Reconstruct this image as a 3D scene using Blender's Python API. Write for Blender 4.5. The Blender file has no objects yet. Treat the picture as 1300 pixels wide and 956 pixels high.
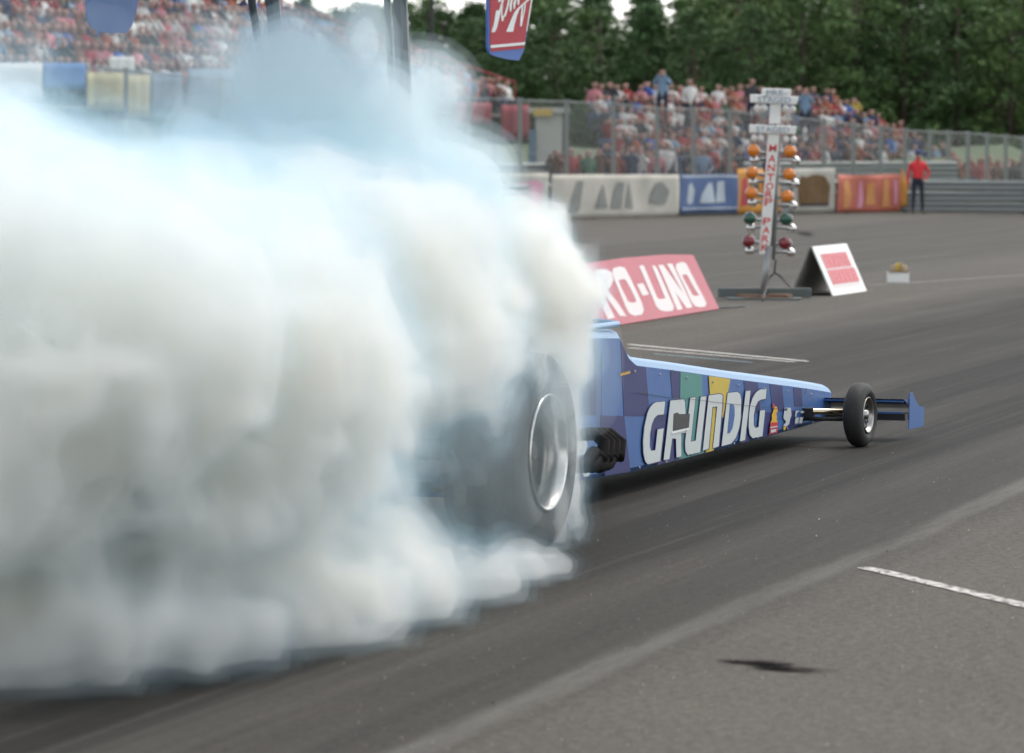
import bpy, bmesh, math, random
import numpy as np
from mathutils import Vector, Matrix
R = math.radians
random.seed(7)
SC = bpy.context.scene
COL = SC.collection

# ------------------------------------------------------------------ camera
F = 5370.0                                   # focal length in pixels of the 1300 px wide photograph
CAM = Vector((0, 0, 2.0))
PITCH = math.atan(295.0 / F)
FWD = Vector((0, math.cos(PITCH), -math.sin(PITCH)))
UPV = Vector((0, math.sin(PITCH), math.cos(PITCH)))
def ray(px, py):
    return Vector((1, 0, 0)) * ((px - 650) / F) + UPV * ((478 - py) / F) + FWD
def ground(px, py, z=0.0):
    d = ray(px, py); return CAM + d * ((z - CAM.z) / d.z)
def at(px, py, Y):
    d = ray(px, py); return CAM + d * (Y / d.y)
def on_plane(px, py, p0, n):
    d = ray(px, py); return CAM + d * ((p0 - CAM).dot(n) / d.dot(n))
def to_px(p):
    q = Vector(p) - CAM; w = q.dot(FWD)
    return 650 + F * q.x / w, 478 - F * q.dot(UPV) / w

cam = bpy.data.cameras.new('camera'); cam_ob = bpy.data.objects.new('camera', cam); COL.objects.link(cam_ob)
cam_ob.location = CAM; cam_ob.rotation_euler = (R(90) - PITCH, 0, 0)
cam.sensor_width = 36; cam.lens = 36 * F / 1300; cam.clip_start = 0.5; cam.clip_end = 3000
cam.dof.use_dof = True; cam.dof.focus_distance = 26; cam.dof.aperture_fstop = 4.2
SC.camera = cam_ob

# ------------------------------------------------------------------ materials
def mat(name, color=(.5, .5, .5), rough=.6, metal=0.0, spec=.5, noise=None, bump=None, coat=0.0):
    """noise = (scale, amount[, stretch]) mottles the base colour; bump = (scale, strength)"""
    m = bpy.data.materials.new(name); m.use_nodes = True
    nt = m.node_tree; b = nt.nodes['Principled BSDF']
    b.inputs['Base Color'].default_value = (*color, 1); b.inputs['Roughness'].default_value = rough
    b.inputs['Metallic'].default_value = metal; b.inputs['Specular IOR Level'].default_value = spec
    b.inputs['Coat Weight'].default_value = coat
    if noise or bump:
        tc = nt.nodes.new('ShaderNodeTexCoord')
    if noise:
        n = nt.nodes.new('ShaderNodeTexNoise'); n.inputs['Scale'].default_value = noise[0]; n.inputs['Detail'].default_value = 6
        n.inputs['Roughness'].default_value = .65
        src = tc.outputs['Object']
        if len(noise) > 2:
            mp = nt.nodes.new('ShaderNodeMapping'); mp.inputs['Scale'].default_value = noise[2]
            nt.links.new(src, mp.inputs[0]); src = mp.outputs[0]
        nt.links.new(src, n.inputs['Vector'])
        mx = nt.nodes.new('ShaderNodeMix'); mx.data_type = 'RGBA'
        a = noise[1]
        mx.inputs['A'].default_value = (*[c * (1 - a) for c in color], 1)
        mx.inputs['B'].default_value = (*[min(1, c * (1 + a)) for c in color], 1)
        nt.links.new(n.outputs['Fac'], mx.inputs['Factor']); nt.links.new(mx.outputs['Result'], b.inputs['Base Color'])
    if bump:
        n2 = nt.nodes.new('ShaderNodeTexNoise'); n2.inputs['Scale'].default_value = bump[0]; n2.inputs['Detail'].default_value = 4
        nt.links.new(tc.outputs['Object'], n2.inputs['Vector'])
        bp = nt.nodes.new('ShaderNodeBump'); bp.inputs['Strength'].default_value = bump[1]; bp.inputs['Distance'].default_value = .02
        nt.links.new(n2.outputs['Fac'], bp.inputs['Height']); nt.links.new(bp.outputs['Normal'], b.inputs['Normal'])
    return m

# ------------------------------------------------------------------ mesh helper
class MB:
    def __init__(s): s.v = []; s.f = []; s.m = []; s.smooth = []
    def add(s, vs, fs, mi=0, sm=False):
        o = len(s.v); s.v += [tuple(v) for v in vs]
        for f in fs: s.f.append([i + o for i in f]); s.m.append(mi); s.smooth.append(sm)
        return s
    def box(s, c, size, rot=None, mi=0):
        hx, hy, hz = size[0] / 2, size[1] / 2, size[2] / 2
        vs = [Vector((x, y, z)) for x in (-hx, hx) for y in (-hy, hy) for z in (-hz, hz)]
        if rot is not None: vs = [rot @ v for v in vs]
        vs = [v + Vector(c) for v in vs]
        return s.add(vs, [(0, 1, 3, 2), (4, 6, 7, 5), (0, 4, 5, 1), (2, 3, 7, 6), (0, 2, 6, 4), (1, 5, 7, 3)], mi)
    def tube(s, pts, r, n=8, mi=0, caps=True, sm=True, closed=False):
        pts = [Vector(p) for p in pts]; rs = r if isinstance(r, (list, tuple)) else [r] * len(pts)
        rings = []; prev = None
        for i, p in enumerate(pts):
            if closed: t = pts[(i + 1) % len(pts)] - pts[i - 1]
            else: t = pts[min(i + 1, len(pts) - 1)] - pts[max(i - 1, 0)]
            t.normalize()
            if prev is None:
                a = t.cross(Vector((0, 0, 1)))
                if a.length < 1e-3: a = t.cross(Vector((0, 1, 0)))
            else: a = prev - t * prev.dot(t)
            a.normalize(); prev = a; b = t.cross(a)
            rings.append([p + (a * math.cos(2 * math.pi * k / n) + b * math.sin(2 * math.pi * k / n)) * rs[i] for k in range(n)])
        vs = [v for rg in rings for v in rg]; fs = []
        L = len(pts)
        for i in range(L if closed else L - 1):
            j = (i + 1) % L
            for k in range(n):
                k2 = (k + 1) % n; fs.append((i * n + k, i * n + k2, j * n + k2, j * n + k))
        s.add(vs, fs, mi, sm)
        if caps and not closed:
            s.add(rings[0], [tuple(range(n))[::-1]], mi); s.add(rings[-1], [tuple(range(n))], mi)
        return s
    def lathe(s, prof, c, axis, n=40, mi=0, closed=False, sm=True):
        """prof: list of (r, h) along the axis"""
        axis = Vector(axis).normalized(); a = axis.cross(Vector((0, 0, 1)))
        if a.length < 1e-3: a = Vector((1, 0, 0))
        a.normalize(); b = axis.cross(a); c = Vector(c); vs = []
        for (r, h) in prof:
            for k in range(n):
                t = 2 * math.pi * k / n; vs.append(c + axis * h + (a * math.cos(t) + b * math.sin(t)) * r)
        L = len(prof); fs = []
        for i in range(L if closed else L - 1):
            j = (i + 1) % L
            for k in range(n):
                k2 = (k + 1) % n; fs.append((i * n + k, i * n + k2, j * n + k2, j * n + k))
        return s.add(vs, fs, mi, sm)
    def prism(s, poly, d, mi=0):
        """poly: 3-D outline, d: extrusion vector"""
        poly = [Vector(p) for p in poly]; d = Vector(d); n = len(poly)
        s.add(poly + [p + d for p in poly],
              [tuple(range(n))[::-1], tuple(range(n, 2 * n))] + [(i, (i + 1) % n, n + (i + 1) % n, n + i) for i in range(n)], mi)
        return s
    def ball(s, c, r, seg=10, rings=6, mi=0, half=False):
        c = Vector(c); r = r if isinstance(r, (list, tuple)) else (r, r, r); vs = []; fs = []
        for i in range(rings + 1):
            ph = math.pi * i / rings
            for k in range(seg):
                t = 2 * math.pi * k / seg
                vs.append(c + Vector((r[0] * math.sin(ph) * math.cos(t), r[1] * math.sin(ph) * math.sin(t), r[2] * math.cos(ph))))
        for i in range(rings):
            for k in range(seg):
                k2 = (k + 1) % seg; fs.append((i * seg + k, (i + 1) * seg + k, (i + 1) * seg + k2, i * seg + k2))
        return s.add(vs, fs, mi, True)
    def mesh(s, name, mats):
        me = bpy.data.meshes.new(name); me.from_pydata(s.v, [], s.f)
        for m in (mats if isinstance(mats, (list, tuple)) else [mats]): me.materials.append(m)
        me.polygons.foreach_set('material_index', s.m); me.polygons.foreach_set('use_smooth', s.smooth)
        bm = bmesh.new(); bm.from_mesh(me); bmesh.ops.remove_doubles(bm, verts=bm.verts, dist=1e-6)
        bmesh.ops.recalc_face_normals(bm, faces=bm.faces); bm.to_mesh(me); bm.free(); me.update()
        return me
    def build(s, name, mats, parent=None, loc=None):
        o = bpy.data.objects.new(name, s.mesh(name, mats)); COL.objects.link(o)
        if parent is not None: o.parent = parent
        if loc is not None: o.location = loc
        return o
def bevel(o, w, seg=2):
    b = o.modifiers.new('bevel', 'BEVEL'); b.width = w; b.segments = seg; b.limit_method = 'ANGLE'; return o
def tag(o, label=None, cat=None, group=None, kind=None):
    if label: o['label'] = label
    if cat: o['category'] = cat
    if group: o['group'] = group
    if kind: o['kind'] = kind
    return o
def empty(name, loc=(0, 0, 0), rz=0.0):
    o = bpy.data.objects.new(name, None); COL.objects.link(o); o.location = loc; o.rotation_euler.z = rz
    o.empty_display_size = .2; return o
def copy_tree(o, parent=None):
    c = o.copy(); COL.objects.link(c); c.parent = parent
    for ch in list(o.children): copy_tree(ch, c)
    return c

# ------------------------------------------------------------------ light
SUN_EL, SUN_AZ = 56.0, 44.0                 # azimuth clockwise from straight ahead: high, beyond the car, a little to the right
sd = Vector((math.sin(R(SUN_AZ)) * math.cos(R(SUN_EL)), math.cos(R(SUN_AZ)) * math.cos(R(SUN_EL)), math.sin(R(SUN_EL))))
sun = bpy.data.lights.new('sun', 'SUN'); sun.energy = 2.0; sun.angle = R(14); sun.color = (1, .935, .85)
so = bpy.data.objects.new('sun', sun); COL.objects.link(so); so.rotation_euler = sd.to_track_quat('Z', 'Y').to_euler()
w = bpy.data.worlds.new('World'); SC.world = w; w.use_nodes = True; nt = w.node_tree
sky = nt.nodes.new('ShaderNodeTexSky'); sky.sky_type = 'NISHITA'; sky.sun_disc = False
sky.sun_elevation = R(SUN_EL); sky.sun_rotation = R(SUN_AZ); sky.air_density = 1.0; sky.dust_density = 1.2; sky.ozone_density = 1
hs = nt.nodes.new('ShaderNodeHueSaturation'); hs.inputs['Saturation'].default_value = .26; hs.inputs['Value'].default_value = 2.2
nt.links.new(sky.outputs[0], hs.inputs['Color']); nt.links.new(hs.outputs[0], nt.nodes['Background'].inputs[0])
nt.nodes['Background'].inputs[1].default_value = .15
SC.view_settings.view_transform = 'Standard'; SC.view_settings.look = 'None'; SC.view_settings.exposure = -0.08
SC.view_settings.gamma = 1; SC.view_settings.use_curve_mapping = False
SC.render.engine = 'CYCLES'; cy = SC.cycles
cy.max_bounces = 20; cy.volume_bounces = 20; cy.diffuse_bounces = 3; cy.glossy_bounces = 3; cy.transmission_bounces = 4
cy.transparent_max_bounces = 64; cy.use_denoising = True; cy.use_adaptive_sampling = True; cy.adaptive_threshold = .04
cy.sample_clamp_indirect = 6
cy.caustics_reflective = False; cy.caustics_refractive = False

# ------------------------------------------------------------------ the car's own frame
HEAD = R(19.2)                               # the car points away from us and a little to the right
H = Vector((math.sin(HEAD), math.cos(HEAD), 0)); RT = Vector((math.cos(HEAD), -math.sin(HEAD), 0)); UZ = Vector((0, 0, 1))
ORG = ground(697, 700) - RT * .97            # on the ground under the middle of the rear axle
def cw(s, w, z): return ORG + H * s + RT * w + UZ * z          # car coordinates: along, to the right, up -> world
def to_car(p): q = Vector(p) - ORG; return Vector((q.dot(RT), q.dot(H), q.z))      # car-local: x right, y forward, z up
# ------------------------------------------------------------------ ground
LANE = R(17.0)                                # the lane's own direction, a hair off the car's
LH = Vector((math.sin(LANE), math.cos(LANE), 0)); LR = Vector((math.cos(LANE), -math.sin(LANE), 0))
def across(p): return (Vector(p) - ORG).dot(LR)
EDGE = (across(ground(800, 834)) + across(ground(1290, 618))) / 2
m = bpy.data.materials.new('asphalt'); m.use_nodes = True; nt = m.node_tree; N = nt.nodes.new; L = nt.links.new
bs = nt.nodes['Principled BSDF']
tc = N('ShaderNodeTexCoord')
mp = N('ShaderNodeMapping'); mp.vector_type = 'POINT'           # x = across the lane, y = along it
mp.inputs['Rotation'].default_value = (0, 0, LANE)
oy = ORG.copy(); lo = Vector((oy.dot(LR), oy.dot(LH), 0)); mp.inputs['Location'].default_value = (-lo.x, -lo.y, 0)
L(tc.outputs['Object'], mp.inputs[0])
def noise(scale, detail=5, stretch=None, rough=.6, dist=0):
    n = N('ShaderNodeTexNoise'); n.inputs['Scale'].default_value = scale; n.inputs['Detail'].default_value = detail
    n.inputs['Roughness'].default_value = rough; n.inputs['Distortion'].default_value = dist
    src = mp.outputs[0]
    if stretch:
        q = N('ShaderNodeMapping'); q.inputs['Scale'].default_value = stretch; L(src, q.inputs[0]); src = q.outputs[0]
    L(src, n.inputs['Vector']); return n.outputs['Fac']
def ramp(src, pts):
    r = N('ShaderNodeValToRGB'); e = r.color_ramp.elements
    e[0].position, e[0].color = pts[0][0], (*[pts[0][1]] * 3, 1); e[1].position, e[1].color = pts[-1][0], (*[pts[-1][1]] * 3, 1)
    for p, v in pts[1:-1]: k = e.new(p); k.color = (v, v, v, 1)
    L(src, r.inputs[0]); return r.outputs[0]
def mth(op, a, b=None, c=None, clamp=False):
    n = N('ShaderNodeMath'); n.operation = op; n.use_clamp = clamp
    for i, x in enumerate((a, b, c)):
        if x is None: continue
        if isinstance(x, (int, float)): n.inputs[i].default_value = x
        else: L(x, n.inputs[i])
    return n.outputs[0]
def mixc(f, a, b, mode='MIX'):
    n = N('ShaderNodeMix'); n.data_type = 'RGBA'; n.blend_type = mode
    for k, x in (('Factor', f), ('A', a), ('B', b)):
        if isinstance(x, (int, float)): n.inputs[k].default_value = x
        elif isinstance(x, tuple): n.inputs[k].default_value = (*x, 1)
        else: L(x, n.inputs[k])
    return n.outputs['Result']
sx = N('ShaderNodeSeparateXYZ'); L(mp.outputs[0], sx.inputs[0]); U = sx.outputs[0]; V = sx.outputs[1]
wob = mth('MULTIPLY_ADD', noise(.16, 2), .3, -.15); Uw = mth('ADD', U, wob)
def band(c, half, soft):                       # 1 inside |u-c|<half
    d = mth('ABSOLUTE', mth('SUBTRACT', Uw, c)); n = N('ShaderNodeMapRange'); n.inputs['From Min'].default_value = half + soft
    n.inputs['From Max'].default_value = half; L(d, n.inputs['Value']); n.interpolation_type = 'SMOOTHSTEP'; return n.outputs[0]
base = mixc(ramp(noise(.45, 7, None, .7, .6), [(.36, 0), (.62, 1)]), (.062, .053, .041), (.100, .086, .067))
grain = noise(75, 4, rough=.85)
base = mixc(ramp(grain, [(.32, 0), (.68, 1)]), mixc(.68, base, (.018, .017, .015)), mixc(.5, base, (.22, .21, .19)))
base = mixc(ramp(noise(21, 3, None, .9), [(.36, 0), (.64, 1)]), mixc(.30, base, (.012, .011, .010)), mixc(.16, base, (.30, .28, .24)))
# rubber laid down along the grooves
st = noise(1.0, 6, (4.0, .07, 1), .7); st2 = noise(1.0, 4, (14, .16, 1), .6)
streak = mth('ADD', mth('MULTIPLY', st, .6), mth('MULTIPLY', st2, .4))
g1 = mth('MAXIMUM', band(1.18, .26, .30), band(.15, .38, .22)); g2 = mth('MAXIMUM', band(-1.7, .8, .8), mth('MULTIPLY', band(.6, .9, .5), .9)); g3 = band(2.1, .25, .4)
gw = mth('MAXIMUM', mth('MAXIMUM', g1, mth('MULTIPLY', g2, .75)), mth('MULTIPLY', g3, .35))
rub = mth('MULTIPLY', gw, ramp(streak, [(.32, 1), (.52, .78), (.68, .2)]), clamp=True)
# far lane has its own grooves
g4 = mth('MULTIPLY', mth('MAXIMUM', band(-9.5, 1.6, 1.5), band(-13.5, 1.6, 1.5)), .45)
rub = mth('MAXIMUM', rub, mth('MULTIPLY', g4, ramp(streak, [(.35, 1), (.6, .2)])))
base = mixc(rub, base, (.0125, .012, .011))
broad = mth('MULTIPLY', band(-.6, 2.6, 1.2), ramp(noise(.9, 5, (1.2, .05, 1), .7), [(.30, .62), (.70, .12)]))
base = mixc(broad, base, (.026, .025, .022))
# pale dusty strip along the lane edge, and the edge's patched join
ed = mth('MULTIPLY', band(EDGE, .03, .09), ramp(noise(1.6, 6, (2.5, .22, 1), .7), [(.36, .05), (.66, .50)]))
base = mixc(ed, base, (.20, .195, .175))
lightst = mth('MULTIPLY', ramp(noise(1.0, 5, (2.0, .06, 1), .65), [(.52, 0), (.75, .22)]), 1)
base = mixc(lightst, base, (.17, .163, .147))
bs.inputs['Roughness'].default_value = .82
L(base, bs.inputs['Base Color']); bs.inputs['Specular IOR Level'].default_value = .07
L(mth('MULTIPLY_ADD', rub, -.12, .9), bs.inputs['Roughness'])
bp = N('ShaderNodeBump'); bp.inputs['Strength'].default_value = .35; bp.inputs['Distance'].default_value = .006
L(grain, bp.inputs['Height']); L(bp.outputs[0], bs.inputs['Normal'])
ASPHALT = m
gm = MB(); gm.add([(-60, 5, 0), (70, 5, 0), (70, 124, 0), (-60, 124, 0)], [(0, 1, 2, 3)])
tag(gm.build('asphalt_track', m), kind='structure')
GRASS = mat('grass', (.055, .085, .025), .9, noise=(.8, .5))
gm = MB(); gm.add([(-1500, -50, -.03), (1500, -50, -.03), (1500, 2500, -.03), (-1500, 2500, -.03)], [(0, 1, 2, 3)])
tag(gm.build('ground', GRASS), kind='structure')
# grass bank under the fence and stands, rising away from the track
gm = MB(); nx, ny = 60, 14
for j in range(ny + 1):
    for i in range(nx + 1):
        X = -60 + 130 * i / nx; v = j / ny; Y = 124 + 30 * v
        gm.v.append((X, Y + .0, -.02 + 1.9 * (v ** 1.2) * (1 - .45 * (X > 18)) + .12 * math.sin(X * .7 + j) * v))
for j in range(ny):
    for i in range(nx):
        a = j * (nx + 1) + i; gm.f.append([a, a + 1, a + nx + 2, a + nx + 1]); gm.m.append(0); gm.smooth.append(True)
tag(gm.build('grass_bank', GRASS), kind='structure')
# painted markings (worn)
def worn(name, col, thr=.42):
    m = bpy.data.materials.new(name); m.use_nodes = True; nt = m.node_tree; b = nt.nodes['Principled BSDF']
    tc = nt.nodes.new('ShaderNodeTexCoord'); n = nt.nodes.new('ShaderNodeTexNoise'); n.inputs['Scale'].default_value = 22; n.inputs['Detail'].default_value = 6
    r = nt.nodes.new('ShaderNodeValToRGB'); r.color_ramp.elements[0].position = thr - .06; r.color_ramp.elements[1].position = thr + .06
    r.color_ramp.elements[0].color = (.09, .083, .072, 1); r.color_ramp.elements[1].color = (*col, 1)
    nt.links.new(tc.outputs['Object'], n.inputs['Vector']); nt.links.new(n.outputs['Fac'], r.inputs[0]); nt.links.new(r.outputs[0], b.inputs['Base Color'])
    b.inputs['Roughness'].default_value = .8; return m
PW = worn('white_road_paint', (.50, .485, .44), .47); PF = worn('faded_road_paint', (.24, .23, .21), .5); PB = worn('blue_road_paint', (.22, .38, .42), .3)
def line(name, a, b, wa, mt, z=.004):
    """painted line between two photo pixels on the ground; wa = width in metres"""
    A, B = ground(*a, z), ground(*b, z); d = (B - A).normalized(); n = Vector((-d.y, d.x, 0)) * wa / 2
    n_seg = 24; mb = MB(); rr = random.Random(int(a[0]))
    vs = []
    for i in range(n_seg + 1):
        p = A.lerp(B, i / n_seg); j1, j2 = (1 + rr.uniform(-.14, .14)), (1 + rr.uniform(-.14, .14)); vs += [p + n * j1, p - n * j2]
    mb.add(vs, [(2 * i, 2 * i + 1, 2 * i + 3, 2 * i + 2) for i in range(n_seg)])
    return tag(mb.build(name, mt), kind='structure')
PL = mat('fresh_white_tape', (.72, .69, .60), .5)
line('road_marking_line', (1098, 720), (1400, 792), .085, PW)
line('road_marking_line', (798, 437), (1026, 458.5), .05, PL)
line('road_marking_line', (798, 441.5), (1010, 459.5), .035, PL)
line('road_marking_line', (830, 449), (955, 460), .03, PB)
line('road_marking_line', (1105, 362), (1420, 341), .05, PW)
line('road_marking_line', (880, 378.5), (1110, 368), .03, PF)
# dark oily smudge on the asphalt near the bottom of the picture
def stain(px, py, rx, ry, col, name='oil_stain', seed=1, tails=True):
    m = bpy.data.materials.new(name); m.use_nodes = True; nt = m.node_tree; b = nt.nodes['Principled BSDF']; b.inputs['Base Color'].default_value = (*col, 1); b.inputs['Roughness'].default_value = .95; b.inputs['Specular IOR Level'].default_value = .03
    tc = nt.nodes.new('ShaderNodeTexCoord'); mp_ = nt.nodes.new('ShaderNodeMapping'); nt.links.new(tc.outputs['UV'], mp_.inputs[0]); mp_.inputs['Location'].default_value = (-1, -1, 0); mp_.inputs['Scale'].default_value = (2, 2, 1)
    ln = nt.nodes.new('ShaderNodeVectorMath'); ln.operation = 'LENGTH'; nt.links.new(mp_.outputs[0], ln.inputs[0])
    n = nt.nodes.new('ShaderNodeTexNoise'); n.inputs['Scale'].default_value = 3.0; n.inputs['Detail'].default_value = 6; nt.links.new(tc.outputs['UV'], n.inputs[0])
    ad = nt.nodes.new('ShaderNodeMath'); ad.operation = 'MULTIPLY_ADD'; ad.inputs[1].default_value = 1.1; nt.links.new(n.outputs['Fac'], ad.inputs[0]); nt.links.new(ln.outputs['Value'], ad.inputs[2])
    r = nt.nodes.new('ShaderNodeMapRange'); r.inputs['From Min'].default_value = 1.35; r.inputs['From Max'].default_value = .85; r.inputs['To Max'].default_value = .92; nt.links.new(ad.outputs[0], r.inputs[0]); nt.links.new(r.outputs[0], b.inputs['Alpha'])
    c = [ground(px - rx, py - ry * 1.0, .003), ground(px + rx, py - ry * .4, .003), ground(px + rx, py + ry, .003), ground(px - rx, py + ry * .4, .003)]
    me = bpy.data.meshes.new(name); me.from_pydata([tuple(v) for v in c], [], [(0, 3, 2, 1)]); me.materials.append(m); ul = me.uv_layers.new(name='UVMap')
    uvc = [(0, 1), (1, 1), (1, 0), (0, 0)]
    for i, l in enumerate(me.loops): ul.data[i].uv = uvc[l.vertex_index]
    o = bpy.data.objects.new(name, me); COL.objects.link(o); return tag(o, kind='structure')
stain(985, 846, 46, 12, (.012, .011, .010)); stain(955, 841, 60, 8, (.012, .011, .010)); stain(1005, 850, 70, 7, (.035, .032, .028))
stain(1023, 297, 16, 6, (.03, .03, .028))

# crumbs of rubber and grit thrown over the lane
CRr = random.Random(3); q1 = MB(); 
for i in range(1500):
    px, py = CRr.uniform(430, 1310), 400 + 560 * CRr.random() ** .8; p = ground(px, py, .003); s_ = CRr.uniform(.0015, .0045) * (1.6 if CRr.random() < .08 else 1)
    vs = [p + Vector((CRr.uniform(-s_, s_), CRr.uniform(-s_, s_), CRr.uniform(0, s_))) for _ in range(4)]; q1.add(vs, [(0, 1, 2), (0, 2, 3), (0, 3, 1), (1, 3, 2)], 0 if CRr.random() < .6 else 1)
tag(q1.build('grit', [mat('rubber_crumb', (.012, .012, .012), .9), mat('pale_grit', (.50, .47, .42), .9)]), 'loose rubber crumbs and pale grit scattered on the asphalt', 'grit', kind='stuff')
# ------------------------------------------------------------------ the dragster
CAR = empty('dragster', ORG, -HEAD)
tag(CAR, 'long blue checkered dragster doing a burnout, GRUNDIG lettered along its side', 'race car')
def C(p): return to_car(p)                    # world -> car-local
blue = mat('blue_paint', (.042, .120, .32), .38, spec=.3, coat=.12, noise=(5, .20)); navy = mat('navy_paint', (.022, .028, .125), .42, spec=.25, coat=.08, noise=(5, .2))
teal = mat('green_paint', (.045, .245, .215), .32, coat=.4); yell = mat('yellow_paint', (.58, .43, .03), .32, coat=.4)
white = mat('white_vinyl', (.50, .54, .53), .4); black = mat('black', (.012, .012, .013), .45)
rubber = mat('rubber', (.020, .019, .018), .72, noise=(14, .35), bump=(60, .2)); sidew = mat('tyre_sidewall', (.030, .029, .028), .6)
chrome = mat('polished_alloy', (.58, .56, .53), .26, 1.0); dark_steel = mat('dark_steel', (.05, .05, .055), .4, .7)
redv = mat('red_vinyl', (.45, .03, .04), .4); yelv = mat('yellow_vinyl', (.65, .38, .03), .4); topb = mat('top_highlight_blue', (.20, .315, .46), .5, spec=.3)  # topb: body blue lightened, a highlight painted along the top edges
goldm = mat('brass_tube', (.62, .52, .36), .22, 1.0); bodyk = mat('black_underbody', (.015, .015, .017), .6)
# the right flank is one plane, tapering towards the nose
SP0, SP1 = Vector((.36, 2.6, 0)), Vector((.21, 7.6, 0))
fl = (cw(SP1.y, SP1.x, 0) - cw(SP0.y, SP0.x, 0)).normalized(); FN = Vector((fl.y, -fl.x, 0))     # outward normal
def side(px, py, off=0.0):
    return C(on_plane(px, py, cw(SP0.y, SP0.x, 0) + FN * off, FN))
low = [side(*p) for p in [(640, 634), (700, 620), (735, 612), (808, 599.4), (880, 581), (969.5, 557), (1022, 542.5), (1056, 532.5)]]
up = [side(*p) for p in [(640, 428), (720, 429.5), (769, 429.5), (787, 429.5), (792, 441), (798.5, 455), (808, 464), (866, 471.5), (931, 481), (974, 486.5), (1023, 493), (1053.5, 498)]]
def zlow(y):
    for a, b in zip(low, low[1:]):
        if y <= b.y: return a.z + (b.z - a.z) * (y - a.y) / (b.y - a.y)
    return low[-1].z
def wside(y): return SP0.x + (SP1.x - SP0.x) * (y - SP0.y) / (SP1.y - SP0.y)
secs = []
ys = sorted(set([round(p.y, 3) for p in up] + [round(up[7].y + k * .35, 3) for k in range(12) if up[7].y + k * .35 < up[-1].y]))
def zup(y):
    for a, b in zip(up, up[1:]):
        if y <= b.y + 1e-6: return a.z + (b.z - a.z) * (y - a.y) / max(1e-6, b.y - a.y)
    return up[-1].z
mb = MB(); rings = []
for y in ys:
    wd = wside(y); zt = zup(y); zb = zlow(y); c = .055
    prof = [(wd, zb + .03), (wd, zt), (wd - c * .35, zt + c * .6), (wd - c, zt + c * .92), (wd * .35, zt + c * 1.15), (0, zt + c * 1.2)]
    ring = prof + [(-x, z) for x, z in prof[-2::-1]] + [(-wd + .03, zb), (wd - .03, zb)]
    rings.append([Vector((x, y, z)) for x, z in ring])
yn = ys[-1]; zt = zup(yn); zb = zlow(yn)      # blunt rounded nose
last = rings[-1]; cen = Vector((0, yn, (zt + zb) / 2))
for k, sc_, dy in ((1, .9, .06), (2, .66, .11), (3, .3, .13)):
    rings.append([Vector((p.x * (.97 if k < 2 else sc_ + .2), yn + dy, cen.z + (p.z - cen.z) * sc_)) for p in last])
n = len(rings[0])
for i in range(len(rings) - 1):
    for k in range(n):
        k2 = (k + 1) % n
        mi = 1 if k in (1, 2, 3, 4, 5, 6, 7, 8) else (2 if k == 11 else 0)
        mb.add([rings[i][k], rings[i][k2], rings[i + 1][k2], rings[i + 1][k]], [(0, 1, 2, 3)], mi)
mb.add(rings[0], [tuple(range(n))]); mb.add(rings[-1], [tuple(range(n))[::-1]])
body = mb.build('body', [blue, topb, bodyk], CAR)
body['label'] = 'long tapering blue body panel'
# painted checks and bands on the flank: thin vinyl 2 mm proud of the panel
def poly_on(pxs, off, mt, name=None, parent=None, th=.0012):
    ps = [side(x, y, off) for x, y in pxs]; nrm = C(ORG + FN)
    m_ = MB(); m_.prism(ps, -nrm * th)
    return m_
def up_px(x):   # pixel y of the upper edge of the flank at pixel x
    P = [(787, 430), (792, 441), (798.5, 455), (808, 464), (866, 471.5), (931, 481), (974, 486.5), (1023, 493), (1053.5, 498)]
    if x < 787: return 430.5
    for a, b in zip(P, P[1:]):
        if x <= b[0]: return a[1] + (b[1] - a[1]) * (x - a[0]) / (b[0] - a[0]) + .7
    return 498.7
def lo_px(x):
    P = [(640, 634), (700, 620), (735, 612), (808, 599.4), (880, 581), (969.5, 557), (1022, 542.5), (1056, 532.5)]
    for a, b in zip(P, P[1:]):
        if x <= b[0]: return a[1] + (b[1] - a[1]) * (x - a[0]) / (b[0] - a[0]) - 2.2
    return 531
def mid_px(x): return 528 + (x - 790) * .02 if x < 870 else 529.6 - (x - 870) * .06
def band_poly(k, x0t, x1t, x0b, x1b, top=None, bot=None, off=.002):
    """a painted band from the upper edge (or mid line) to the mid line (or lower edge)"""
    n = 6; A = []; B = []
    for i in range(n + 1):
        x = x0t + (x1t - x0t) * i / n; A.append((x, (top or up_px)(x)))
        x = x0b + (x1b - x0b) * i / n; B.append((x, (bot or lo_px)(x)))
    q = poly_on(A + B[::-1], off, None); o = q.build('painted_check' if k == 'navy' else 'painted_band', {'navy': navy, 'teal': teal, 'yellow': yell}[k], CAR); o['label'] = {'navy': 'navy check', 'teal': 'green vertical band', 'yellow': 'yellow vertical band'}[k] + ' painted on the blue flank'
band_poly('navy', 788, 820, 792, 825, bot=mid_px)
band_poly('navy', 700, 757, 700, 757, bot=mid_px)
band_poly('navy', 762, 792.5, 768, 800.5, top=mid_px)
band_poly('navy', 851, 864, 853.5, 866, bot=lambda x: 505)
band_poly('navy', 826, 850, 829, 848, top=lambda x: 526, bot=lambda x: 583)
band_poly('navy', 845, 862, 834, 866, top=lambda x: 548)
band_poly('navy', 880, 896, 876, 893, top=lambda x: 520)
band_poly('navy', 944, 962, 949, 966, bot=mid_px)
band_poly('navy', 943, 958, 940, 952, top=mid_px)
band_poly('navy', 977, 993, 981, 996, bot=mid_px)
band_poly('navy', 972, 981, 968, 975, top=mid_px)
band_poly('navy', 1007, 1017.5, 1009, 1019, bot=lambda x: 516)
band_poly('navy', 1004, 1012, 1000, 1008, top=lambda x: 521)
band_poly('teal', 864, 891, 862, 894, off=.004)
band_poly('yellow', 900, 927.5, 903, 918, bot=lambda x: 530, off=.006)
band_poly('yellow', 903, 911, 896, 906, top=lambda x: 529, off=.007)
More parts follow.
